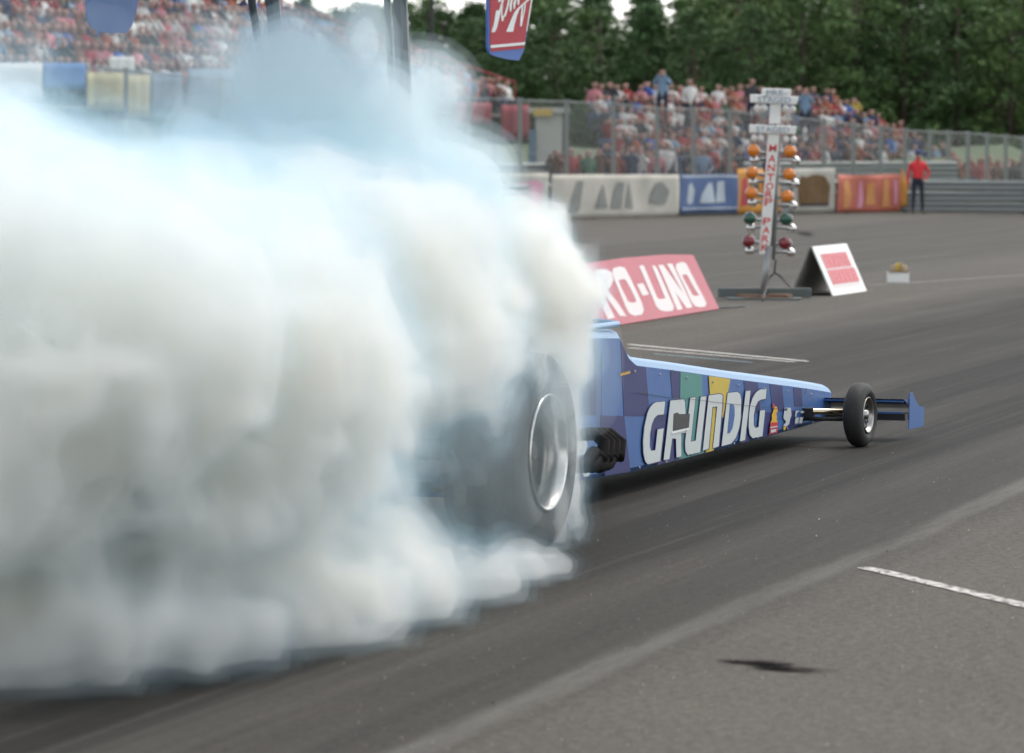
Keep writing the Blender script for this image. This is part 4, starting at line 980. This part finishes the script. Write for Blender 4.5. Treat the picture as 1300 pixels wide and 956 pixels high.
# right-hand stand beyond the fence
S0 = at(788, 178, 132); S1 = at(1212, 190, 151); S0.z = S1.z = 0
zt1 = 1.55
root, t, nr, seats = grandstand('grandstand', 'low open grandstand behind the wire fence, packed with people', S0, S1, 6, .75, .40, .85, lambda r: [0, .2, .3, .6, .9, 1.2][r], left_cut=lambda r: .95 * r)
rowname = ['front row', 'second row', 'third row', 'fourth row', 'fifth row', 'back row']
for (a, b, c, z, r) in seats:
    x = a + .3
    while x < b - .2:
        f = x / (S1 - S0).length
        if PR.random() < (.93 if r > 0 else .75):
            sect = 'left third' if f < .34 else ('middle' if f < .67 else 'right third')
            put_person(S0 + t * x + nr * (.8 * r + .12) + Vector((0, 0, z + PR.uniform(-.04, .02))), 'sit', f"{rowname[r]} of far stand, {sect}", 'seated spectators in the far stand', rz=PR.uniform(-.6, .3))
        x += PR.uniform(.44, .58)
# the two standing up on the back row
put_person(at(841, 120, 136.5) - Vector((0, 0, .9)), 'stand', 'tall above far stand, left side', 'standing spectators', v=3, col='light blue', sc=.98)
put_person(at(1022, 142, 143.5) - Vector((0, 0, .9)), 'stand', 'above far stand right of lights', 'standing spectators', v=3, col='light blue', sc=.96)
put_person(at(876, 125, 138) - Vector((0, 0, 1.05)), 'stand', 'behind middle of far stand', 'standing spectators', v=0, col='white')
put_person(at(955, 128, 141) - Vector((0, 0, .9)), 'stand', 'just left of light tree top', 'standing spectators', v=2, col='dark grey')
# standing behind the rail
for x in list(range(704, 945, 11)) + list(range(1190, 1310, 10)):
    xx = x + PR.uniform(-4, 4); left = x < 1000; Y = path_at(xx).y + PR.uniform(3.2, 4.6) if left else PR.uniform(133, 136)
    p = at(xx, 185 + PR.uniform(-4, 6) if left else 196 + PR.uniform(-3, 4), Y); h = 1.62
    p.z -= h
    put_person(p, 'stand', 'behind the rail near the booth' if left else 'at the fence on the far right', 'spectators at the fence')
print('people', ncount)
# left-hand stand: long, high, running towards us behind the smoke
L0 = at(-70, 120, 104); L1 = at(655, 150, 141); L0.z = L1.z = 0
rootL, t, nr, seats = grandstand('grandstand', 'huge crowded grandstand rising behind the smoke on the left', L0, L1, 17, .8, .47, 3.0, lambda r: .2 + r * 1.9, rail=True)
Ln = (L1 - L0).length; mass = MB(); cands = []
for (a, b, c, z, r) in seats:
    x = a + .2
    while x < b - .1:
        P = L0 + t * x + nr * (.8 * r + .12) + Vector((0, 0, z)); px, py = to_px(P + Vector((0, 0, 1.1)))
        if -160 < px < 720 and -110 < py < 200 and PR.random() < .94: cands.append((px, py, P, r, x))
        x += PR.uniform(.50, .64)
cands.sort(key=lambda c: -c[0]); nind = 292 - ncount['n']
print('left stand candidates', len(cands), 'individuals', nind)
for i, (px, py, P, r, x) in enumerate(cands):
    if i < nind:
        put_person(P, 'sit', ('front' if r < 3 else 'lower middle' if r < 6 else 'upper') + ' rows of left stand', 'seated spectators in the left stand', rz=PR.uniform(-.2, .9))
    else:
        v = PR.choice((0, 1, 3)); col = PR.choices(cl_, cwt)[0]; pm = protos['sit', v]; rz = PR.uniform(-.2, .9); M_ = Matrix.Translation(P) @ Matrix.Rotation(rz, 4, 'Z'); o_ = len(mass.v)
        mass.v += [tuple(M_ @ Vector(q_)) for q_ in pm.v]; mass.f += [[k + o_ for k in f] for f in pm.f]; mass.smooth += pm.smooth
        ci = 5 + cl_.index(col); mass.m += [ci if k == 1 else k for k in pm.m]
me = bpy.data.meshes.new('crowd'); me.from_pydata(mass.v, [], mass.f)
for m_ in [skin_m, skin_m, jean, hair_m, shoe] + [shm[c] for c in cl_]: me.materials.append(m_)
me.polygons.foreach_set('material_index', mass.m); me.polygons.foreach_set('use_smooth', mass.smooth); o = bpy.data.objects.new('crowd', me); COL.objects.link(o)
tag(o, 'dense mass of spectators filling the left grandstand', 'crowd', kind='stuff')
# cloths hung under the front row of the left stand
def hung(x0, x1, y0, y1, Y0, Y1, mt, label, marks=()):
    a, b = at(x0, y0, Y0), at(x1, y0 + (y1 - y0) * 0, Y1); A0, B0 = at(x0, y1, Y0), at(x1, y1, Y1)
    b = at(x1, y0, Y1); o0 = a.copy(); n = 14; m_ = MB(); vs = []
    for j in range(5):
        for i in range(n + 1):
            u, v = i / n, j / 4; p = a.lerp(b, u).lerp(A0.lerp(B0, u), v); vs.append(p - o0 + Vector((0, -.05 * math.sin(u * 17 + v) - .3, 0)))
    m_.add(vs, [(j * (n + 1) + i, j * (n + 1) + i + 1, (j + 1) * (n + 1) + i + 1, (j + 1) * (n + 1) + i) for j in range(4) for i in range(n)], 0, True)
    o = m_.build('hanging_banner', mt, None, o0); tag(o, label, 'banner', 'banners hung on the left stand'); s_ = o.modifiers.new('cloth', 'SOLIDIFY'); s_.thickness = .008
    return o
def LY(px): 
    c = (px - 650) / F; t_ = (c * L0.y - L0.x) / ((L1.x - L0.x) - (L1.y - L0.y) * c); return L0.y + (L1.y - L0.y) * t_ - .75
yc = mat('dull_yellow_cloth', (.42, .38, .20), .8); lb_ = mat('stand_blue_cloth', (.05, .14, .34), .8); rd = mat('deep_red_cloth', (.24, .03, .04), .8); gc = mat('pale_cloth', (.48, .48, .46), .8); gb_ = mat('grey_blue_cloth', (.13, .20, .27), .8)
hung(-40, 56, 80, 128, LY(-40), LY(56), gc, 'pale cloth at the far left under the crowd')
hung(57, 110, 80, 113, LY(57), LY(110), lb_, 'blue banner below the crowd near the upper left corner')
hung(112, 158, 92, 140, LY(112), LY(158), yc, 'dull yellow banner right of the blue banner on the left stand')
hung(160, 192, 95, 150, LY(160), LY(192), yc, 'narrower yellow banner with a bright right edge on the left stand')
hung(140, 172, 72, 91, LY(140), LY(172), gc, 'small pale cloth above the yellow banners')
hung(193, 232, 92, 150, LY(193), LY(232), gb_, 'grey blue cloth beside the yellow banners')
hung(578, 624, 130, 158, LY(578) - 1, LY(624) - 1, rd, 'deep red cloth hung at the near end of the left stand')
hung(636, 672, 133, 178, 136, 137.5, rd, 'dark pink red cloth beside the white booth')
hung(240, 330, 88, 150, LY(240), LY(330), gb_, 'wide grey blue cloth behind the plume of smoke')
# white booth by the end of the stand
BO = empty('booth', Vector((at(697, 200, 134).x, 134, 0))); tag(BO, 'small white booth with a yellow sign between the red cloth and the grass', 'booth'); bz = at(697, 138, 134).z
q = MB(); q.box((0, .8, bz / 2), (.85, 1.4, bz)); q.box((0, .75, bz - .05), (1.3, 1.7, .16)); q.build('wall', mat('booth_white', (.50, .50, .46), .6), BO)
q = MB(); q.box((-.52, .55, bz * .4), (.25, 1.1, bz * .78)); q.build('side_panel', gb_, BO); q = MB(); q.box((-.2, -.13, bz - .12), (.6, .05, .22)); q.build('sign_plate', mat('yellow_sign', (.60, .42, .08), .5), BO)
q = MB(); q.box((.5, .7, bz * .42), (.16, 1.2, bz * .7)); q.build('door', dkc, BO)
# tall poles
def pole(px, py, Y, r, label, z0=0.0, h=12):
    b = at(px, py, Y); q = MB(); q.tube([(0, 0, 0), (0, 0, h)], [r, r * .7], 10); q.box((0, 0, .15), (r * 5, r * 5, .3)); return tag(q.build('flag_pole', dkc, None, Vector((b.x, b.y, 0))), label, 'pole')
pole(548, 100, 101, .055, 'thin dark pole rising in front of the left stand')
# the man in red
mb_, J = body_mesh('stand', 5, sleeves=True, sub=2)
jean_d = mat('navy_jeans', (.018, .022, .042), .85); redsh = mat('bright_red_shirt', (.62, .03, .035), .75, bump=(14, .3))
MP = ground(1165, 272.3); PM = mb_.build('person', [skin_m, redsh, jean_d, hair_m, shoe], None, MP); PM.rotation_euler.z = R(8); PM.scale = (1.04, 1.04, 1.04)
tag(PM, 'man in bright red shirt, navy trousers and blue cap, hand on hip by the guardrail', 'person')
hc = Vector(J['head'][0]); q = MB(); q.ball(hc + Vector((0, .005, .085)), (.098, .112, .075), 14, 8); q.prism([hc + Vector((x, y, .075)) for x, y in ((-.07, -.09), (-.05, -.17), (.05, -.17), (.07, -.09))], (0, 0, .014)); q.build('cap', mat('blue_cap', (.04, .055, .19), .8), PM)
q = MB(); q.tube([(-.155, -.0, .965), (-.1, -.112, .965), (.1, -.112, .965), (.155, 0, .965)], .014, 6); q.build('belt', black, PM)
for n, sg in (('l', 1), ('r', -1)):
    h = Vector(J['ha' + n][0]); w_ = Vector(J['wr' + n][0]); d_ = (h - w_).normalized(); s_ = d_.cross(Vector((0, -1, .2))).normalized(); q = MB()
    for k in range(4):
        b_ = h + s_ * (k - 1.5) * .018; ln = (.055, .065, .062, .048)[k]; c_ = d_ * .75 + Vector((-sg * .5, 0, -.3)); q.tube([b_, b_ + d_ * ln * .5, b_ + d_ * ln * .5 + c_.normalized() * ln * .5], [.010, .009, .007], 6)
    q.tube([w_ + s_ * .02, w_ + s_ * .045 + d_ * .03, w_ + s_ * .045 + d_ * .065], [.012, .011, .008], 6); q.build('fingers', skin_m, PM)
# ------------------------------------------------------------------ the wood
TR = random.Random(5)
def leafm(n, c1, c2):
    m = bpy.data.materials.new(n); m.use_nodes = True; nt = m.node_tree; b = nt.nodes['Principled BSDF']; g = nt.nodes.new('ShaderNodeNewGeometry'); oi = nt.nodes.new('ShaderNodeObjectInfo')
    a = nt.nodes.new('ShaderNodeMath'); a.operation = 'MULTIPLY_ADD'; a.inputs[1].default_value = .65; nt.links.new(g.outputs['Random Per Island'], a.inputs[0])
    k = nt.nodes.new('ShaderNodeMath'); k.operation = 'MULTIPLY'; k.inputs[1].default_value = .35; nt.links.new(oi.outputs['Random'], k.inputs[0]); nt.links.new(k.outputs[0], a.inputs[2])
    mx = nt.nodes.new('ShaderNodeMix'); mx.data_type = 'RGBA'; mx.inputs['A'].default_value = (*c1, 1); mx.inputs['B'].default_value = (*c2, 1)
    nt.links.new(a.outputs[0], mx.inputs['Factor']); nt.links.new(mx.outputs['Result'], b.inputs['Base Color']); b.inputs['Roughness'].default_value = .75; b.inputs['Specular IOR Level'].default_value = .25; return m
bark = mat('bark', (.08, .06, .045), .9, noise=(4, .4))
kinds = [('spruce', leafm('spruce_needles', (0.044, 0.090, 0.037), (0.088, 0.152, 0.056))), ('pine', leafm('pine_needles', (0.054, 0.102, 0.040), (0.105, 0.168, 0.066))),
         ('birch', leafm('birch_leaves', (0.081, 0.141, 0.044), (0.160, 0.239, 0.078))), ('alder', leafm('alder_leaves', (0.061, 0.117, 0.040), (0.126, 0.196, 0.066)))]
def tree_proto(kind, lm, hgt, seed):
    rr = random.Random(seed); q = MB(); tk = MB(); tk.tube([(0, 0, 0), (.05, 0, hgt * .5), (0, .03, hgt * .96)], [.18, .12, .03], 8)
    nb = 170 if kind in ('spruce', 'pine') else 130
    clumps = []
    for i in range(nb):
        v = (i + rr.random()) / nb; z = hgt * (.07 + .93 * v)
        if kind == 'spruce': rad = 2.3 * (1 - v) ** .7 + .2
        elif kind == 'pine': rad = 2.3 * math.sin(math.pi * min(1, .25 + .75 * v)) ** .6 * (1 if v < .8 else .8) + .2
        else: rad = 2.4 * math.sin(math.pi * (.12 + .85 * v)) ** .55 + .1
        an = rr.uniform(0, 6.283); rd_ = rad * math.sqrt(rr.uniform(.15, 1)) * rr.uniform(.8, 1.15)
        c = Vector((math.cos(an) * rd_, math.sin(an) * rd_, z - (.25 * rd_ if kind == 'spruce' else 0))); clumps.append(c)
        if i % 4 == 0: tk.tube([(0, 0, max(.3, z - .3 * rd_)), c], [.05, .012], 5)
        cs_ = rr.uniform(.28, .62) * (.75 if v > .8 else 1)
        for k in range(52):
            o_ = Vector((rr.gauss(0, 1), rr.gauss(0, 1), rr.gauss(0, .65))); o_ = o_.normalized() * (rr.random() ** .45) * cs_
            p = c + o_; s_ = rr.uniform(.055, .135); a = Vector((rr.gauss(0, 1), rr.gauss(0, 1), rr.gauss(0, .6))).normalized(); b = a.cross(Vector((rr.gauss(0, 1), rr.gauss(0, 1), rr.gauss(0, 1)))).normalized()
            q.v += [tuple(p + a * s_), tuple(p + b * s_ * .6), tuple(p - a * s_), tuple(p - b * s_ * .6)]; n = len(q.v); q.f.append([n - 4, n - 3, n - 2, n - 1]); q.m.append(0); q.smooth.append(False)
    root = empty(kind + '_tree', (0, -500, 0))
    cr = bpy.data.meshes.new('crown'); cr.from_pydata(q.v, [], q.f); cr.materials.append(lm); co_ = bpy.data.objects.new('crown', cr); COL.objects.link(co_); co_.parent = root
    tk.build('trunk', bark, root); return root
TP = []
for ki, (k, lm) in enumerate(kinds):
    for s in range(2): TP.append((k, tree_proto(k, lm, 10.0, 40 + ki * 7 + s)))
desc = {'spruce': 'dark pointed spruce', 'pine': 'dark green pine', 'birch': 'pale green birch', 'alder': 'mid green alder'}
used = set()
for row, (Y, step) in enumerate(((206, 2.35), (216, 2.5), (228, 2.4), (238, 2.4))):
    x = -29 if row == 0 else -31.5
    while x < 34:
        px = 650 + F * x / Y; s = F / Y
        # the treetops seen against the sky
        if px < 650: ytop = TR.uniform(-4, 24)
        elif px < 760: ytop = TR.uniform(-16, 8)
        elif px < 905: ytop = TR.uniform(-14, 9)
        else: ytop = TR.uniform(-55, -5)
        if row == 0: ytop += TR.uniform(4, 22)
        hh = 2 + (183 - ytop) / s
        wts = [4, 4, 3, 3, 1, 1, 3, 3] if px < 980 else [2, 2, 2, 2, 4, 4, 4, 4]
        i = TR.choices(range(8), wts)[0]; k, pr = TP[i]
        if i in used: o = copy_tree(pr)
        else: o = pr; used.add(i)
        o.location = (x, Y + TR.uniform(-3, 3), -.05); sc = hh / 10.0; o.scale = (sc * TR.uniform(1.1, 1.5), sc * TR.uniform(1.1, 1.4), sc); o.rotation_euler.z = TR.uniform(0, 6.28)
        tag(o, f"{desc[k]} in the {('front', 'middle', 'back', 'rear')[row]} of the wood beyond the stands", 'tree', 'trees in the wood')
        x += step * TR.uniform(.75, 1.2)
for i, (k, pr) in enumerate(TP):
    if i not in used:
        for ch in list(pr.children): bpy.data.objects.remove(ch)
        bpy.data.objects.remove(pr)
# dark undergrowth between the trunks
q = MB()
for i in range(9000):
    X = TR.uniform(-34, 38); Y = TR.uniform(203, 232); z = TR.random() ** 1.3 * 3.0; s_ = TR.uniform(.12, .32); a = Vector((TR.gauss(0, 1), TR.gauss(0, 1), TR.gauss(0, 1))).normalized(); b = a.cross(Vector((TR.gauss(0, 1), TR.gauss(0, 1), 1))).normalized(); p = Vector((X, Y, z))
    q.add([p + a * s_, p + b * s_ * .7, p - a * s_, p - b * s_ * .7], [(0, 1, 2, 3)])
me = bpy.data.meshes.new('undergrowth'); me.from_pydata(q.v, [], q.f); me.materials.append(kinds[3][1]); o = bpy.data.objects.new('undergrowth', me); COL.objects.link(o)
tag(o, 'dark leafy undergrowth between the tree trunks', 'undergrowth', kind='stuff')
# ------------------------------------------------------------------ tyre smoke: nested closed shells, each adding an even density
import openvdb
def lattice(shape_pts, cell, seed):
    """value noise in [-1,1] on world points (x,y,z arrays)"""
    X, Y, Z = shape_pts
    rs = np.random.RandomState(seed); T = rs.rand(64, 64, 64).astype(np.float32) * 2 - 1
    def ax(c):
        i = np.floor(c / cell); f = (c / cell - i).astype(np.float32); f = f * f * (3 - 2 * f); i = i.astype(np.int64)
        return i % 64, (i + 1) % 64, f
    xi, xj, xf = ax(X); yi, yj, yf = ax(Y); zi, zj, zf = ax(Z)      # 1-D axes: separable gathers
    def lerp(a, b, f): return a + (b - a) * f
    T = lerp(T[xi], T[xj], xf[:, None, None])
    T = lerp(T[:, yi], T[:, yj], yf[None, :, None])
    return lerp(T[:, :, zi], T[:, :, zj], zf[None, None, :])
VOX = .033
x0, x1, y0, y1, z0, z1 = -3.2, 1.6, 13.4, 25.2, .012, 3.2
ax_ = np.arange(x0, x1, VOX); ay_ = np.arange(y0, y1, VOX); az_ = np.arange(z0 - VOX * 2, z1, VOX)
def fbm(cell, octaves, seed, billow=False, off=(0, 0, 0), sc=(1, 1, 1)):
    out = 0; a = 1; tot = 0
    for k in range(octaves):
        n = lattice(((ax_ + off[0]) * sc[0] + 50, (ay_ + off[1]) * sc[1] + 50, (az_ + off[2]) * sc[2] + 50), cell / 2 ** k, seed + k)
        if billow: n = 1 - 2 * np.abs(n)
        out = out + n * a; tot += a; a *= .55
    return out / tot
GX = ax_[:, None, None].astype(np.float32); GY = ay_[None, :, None].astype(np.float32); GZ = az_[None, None, :].astype(np.float32)
field = np.full((len(ax_), len(ay_), len(az_)), -3.0, np.float32)
def blob(px, py, Y, rpx, ry=None, rz=None, k=1.0):
    """a billow whose middle shows at photo pixel (px,py) at depth Y; radius given in photo pixels"""
    global field
    c = at(px, py, Y); s = F / Y; rx = rpx / s; rzz = (rz or rpx) / s; ryy = ry or min(rx, rzz)
    d = np.sqrt(((GX - c.x) / rx) ** 2 + ((GY - c.y) / ryy) ** 2 + ((GZ - c.z) / rzz) ** 2)
    k1 = np.sqrt(((GX - c.x) / rx ** 2) ** 2 + ((GY - c.y) / ryy ** 2) ** 2 + ((GZ - c.z) / rzz ** 2) ** 2) + 1e-6
    v = np.where(d > 1, (1 - d) * d / k1, (1 - d) * min(rx, ryy, rzz)) * k         # signed distance in metres, roughly: + inside
    a = field; h = np.clip(.5 + .5 * (a - v) / .12, 0, 1)            # smooth maximum
    field = v * (1 - h) + a * h + .12 * h * (1 - h)
#     px   py   Y    rx   ry(m) rz
blob(150, 490, 17.2, 350, 1.5, 290)      # the great mass trailing left
blob(-80, 390, 17.2, 300, 1.5, 265)
blob(60, 430, 15.9, 300, 1.1, 240); blob(330, 470, 16.7, 200, .9, 190); blob(-40, 600, 15.6, 180, .8, 150)
blob(230, 590, 16.3, 150, .7, 120)
blob(430, 420, 19.0, 240, 1.2, 215)
blob(350, 330, 20.0, 210, 1.0, 140)
blob(580, 400, 21.3, 170, .75, 160)
blob(648, 372, 21.6, 106, .5, 92)        # bulge over the cockpit
blob(686, 350, 21.8, 50, .35, 48)
blob(684, 430, 21.9, 60, .2, 80)
blob(726, 480, 21.6, 12, .12, 60)       # curl between wheel and body
blob(722, 600, 21.4, 7, .1, 80)
blob(0, 300, 20, 140, .9, 140)
for px_, py_, r_, k_ in ((20, 808, 200, 120), (150, 802, 170, 100), (275, 786, 140, 90), (380, 775, 120, 82), (470, 755, 105, 70), (560, 735, 85, 56), (630, 722, 62, 40), (690, 722, 36, 27)):
    Yg = ground(px_, py_ + k_ * .62).y + k_ / F * 19 * .8                # rolls resting on the ground
    blob(px_, py_, Yg, r_, k_ / F * 19 * .95, k_)
blob(180, 720, 18.4, 260, 1.1, 130); blob(400, 680, 19.2, 190, .8, 110); blob(-40, 760, 17.6, 200, 1.2, 150)
blob(470, 620, 19.9, 100, .45, 120)
blob(400, 250, 20.4, 90, .4, 80)
blob(545, 275, 22.0, 80, .5, 62)
blob(728, 560, 21.1, 7, .09, 78); blob(712, 662, 20.8, 9, .09, 40); blob(690, 468, 20.9, 55, .18, 34); blob(640, 470, 20.6, 50, .2, 36)
def carve(px, py, Y, rpx, ry, rz):
    global field
    c = at(px, py, Y); s = F / Y; rx = rpx / s; rzz = rz / s
    d = np.sqrt(((GX - c.x) / rx) ** 2 + ((GY - c.y) / ry) ** 2 + ((GZ - c.z) / rzz) ** 2); v = (d - 1) * min(rx, ry, rzz)
    field = -(np.logaddexp(-field * 14, -v * 14) / 14).astype(np.float32)
carve(585, 600, 19.4, 96, 1.2, 110)          # hollow of thinner smoke beside the spinning tyre
solid = field.copy(); field = np.full_like(solid, -3.0)
# thin veils get a field of their own
blob(610, 500, 19.9, 60, .12, 40); blob(620, 580, 19.9, 80, .075, 110); blob(712, 505, 20.5, 30, .09, 62)
blob(390, 130, 20.3, 85, .4, 110); blob(470, 190, 20.5, 90, .4, 100); blob(250, 170, 20, 120, .16, 60); blob(560, 220, 21, 90, .35, 60); blob(110, 70, 20, 190, .07, 60); blob(300, 90, 21.5, 120, .09, 60); blob(748, 465, 21.85, 24, .13, 66); blob(375, 105, 20.6, 70, .4, 80); blob(530, 120, 22.5, 70, .2, 60); blob(500, 200, 20.4, 80, .25, 110)
blob(462, 60, 20.8, 40, .2, 70)
thin = field; field = solid
warp = fbm(.9, 2, 11) * .20 + fbm(.36, 5, 31, billow=True) * .19 - .03
fine = fbm(.19, 3, 71, billow=True) * .08
near = np.clip((field + .38) / .25, 0, 1)
kx = np.clip((GX + .7) / .9, 0, 1); kz = np.clip((1.7 - GZ) / .7, 0, 1); kk = np.maximum(kx, kz) + GY * 0; kk = kk * kk * (3 - 2 * kk)
field = (field + (warp + fine) * near * (1 - .62 * np.clip((GX + .05) / .3, 0, 1) * np.clip((1.45 - GZ) / .4, 0, 1))) * (.55 + .45 * kk) * (1 + 1.4 * np.clip((GX + .05) / .35, 0, 1))
thin = thin + (fbm(.42, 4, 91, sc=(1.5, 1, .7)) * .17 - .01) * np.clip((thin + .07) / .06, 0, 1)
def grid_of(f):
    f = np.minimum(f, GZ + 0.02)                 # flat where it meets the ground
    for ax, n in ((0, len(ax_)), (1, len(ay_)), (2, len(az_))):     # closed at the box faces
        sl = [slice(None)] * 3
        for e in (0, n - 1):
            sl[ax] = e; f[tuple(sl)] = -1
    g = openvdb.FloatGrid(-3.0); g.copyFromArray(np.ascontiguousarray(f)); g.transform = openvdb.createLinearTransform(VOX); return g
g_solid, g_thin = grid_of(field), grid_of(thin)
def vol_mat(name, dens, col, aniso=.1):
    m = bpy.data.materials.new(name); m.use_nodes = True; nt = m.node_tree; nt.nodes.clear()
    o = nt.nodes.new('ShaderNodeOutputMaterial'); v = nt.nodes.new('ShaderNodeVolumePrincipled')
    v.inputs['Color'].default_value = (*col, 1); v.inputs['Density'].default_value = dens; v.inputs['Anisotropy'].default_value = aniso
    nt.links.new(v.outputs[0], o.inputs['Volume']); return m
SMOKE = None
#        grid  iso    density  colour
CY = (.80, .925, .965)
LAYERS = [(g_solid, -.15, .05, (.55, .84, 1.0)), (g_solid, -.07, .24, (.62, .84, .95)), (g_solid, 0.0, .8, (.84, .885, .905)), (g_solid, .05, 3.0, (.950, .937, .908)),
          (g_solid, .12, 4.0, (.982, .962, .918)), (g_solid, .24, 3.0, (.986, .965, .918)),
          (g_thin, -.09, .40, CY), (g_thin, -.03, .8, CY), (g_thin, .03, 1.5, (.88, .95, .97)), (g_thin, .09, 3.2, (.94, .955, .95))]
for li, (g, iso, dens, col) in enumerate(LAYERS):
    pts, tris, quads = g.convertToPolygons(isovalue=iso, adaptivity=.0 if li < 4 else .02)
    me = bpy.data.meshes.new('smoke'); pts = np.asarray(pts) + np.array([x0, y0, z0 - VOX * 2])
    fs = [tuple(int(i) for i in t[::-1]) for t in tris] + [tuple(int(i) for i in q[::-1]) for q in quads]
    me.from_pydata([tuple(p) for p in pts.tolist()], [], fs); me.materials.append(vol_mat('smoke_density', dens, col))
    me.polygons.foreach_set('use_smooth', [True] * len(me.polygons))
    o = bpy.data.objects.new('smoke' if li == 0 else 'denser_smoke' if li < 6 else 'thin_smoke', me); COL.objects.link(o)
    if li == 0: SMOKE = tag(o, 'thick white tyre smoke billowing off the rear wheels of the dragster', 'smoke', kind='stuff')
    else: o.parent = SMOKE; o['kind'] = 'stuff'
    print('smoke', li, len(me.polygons))
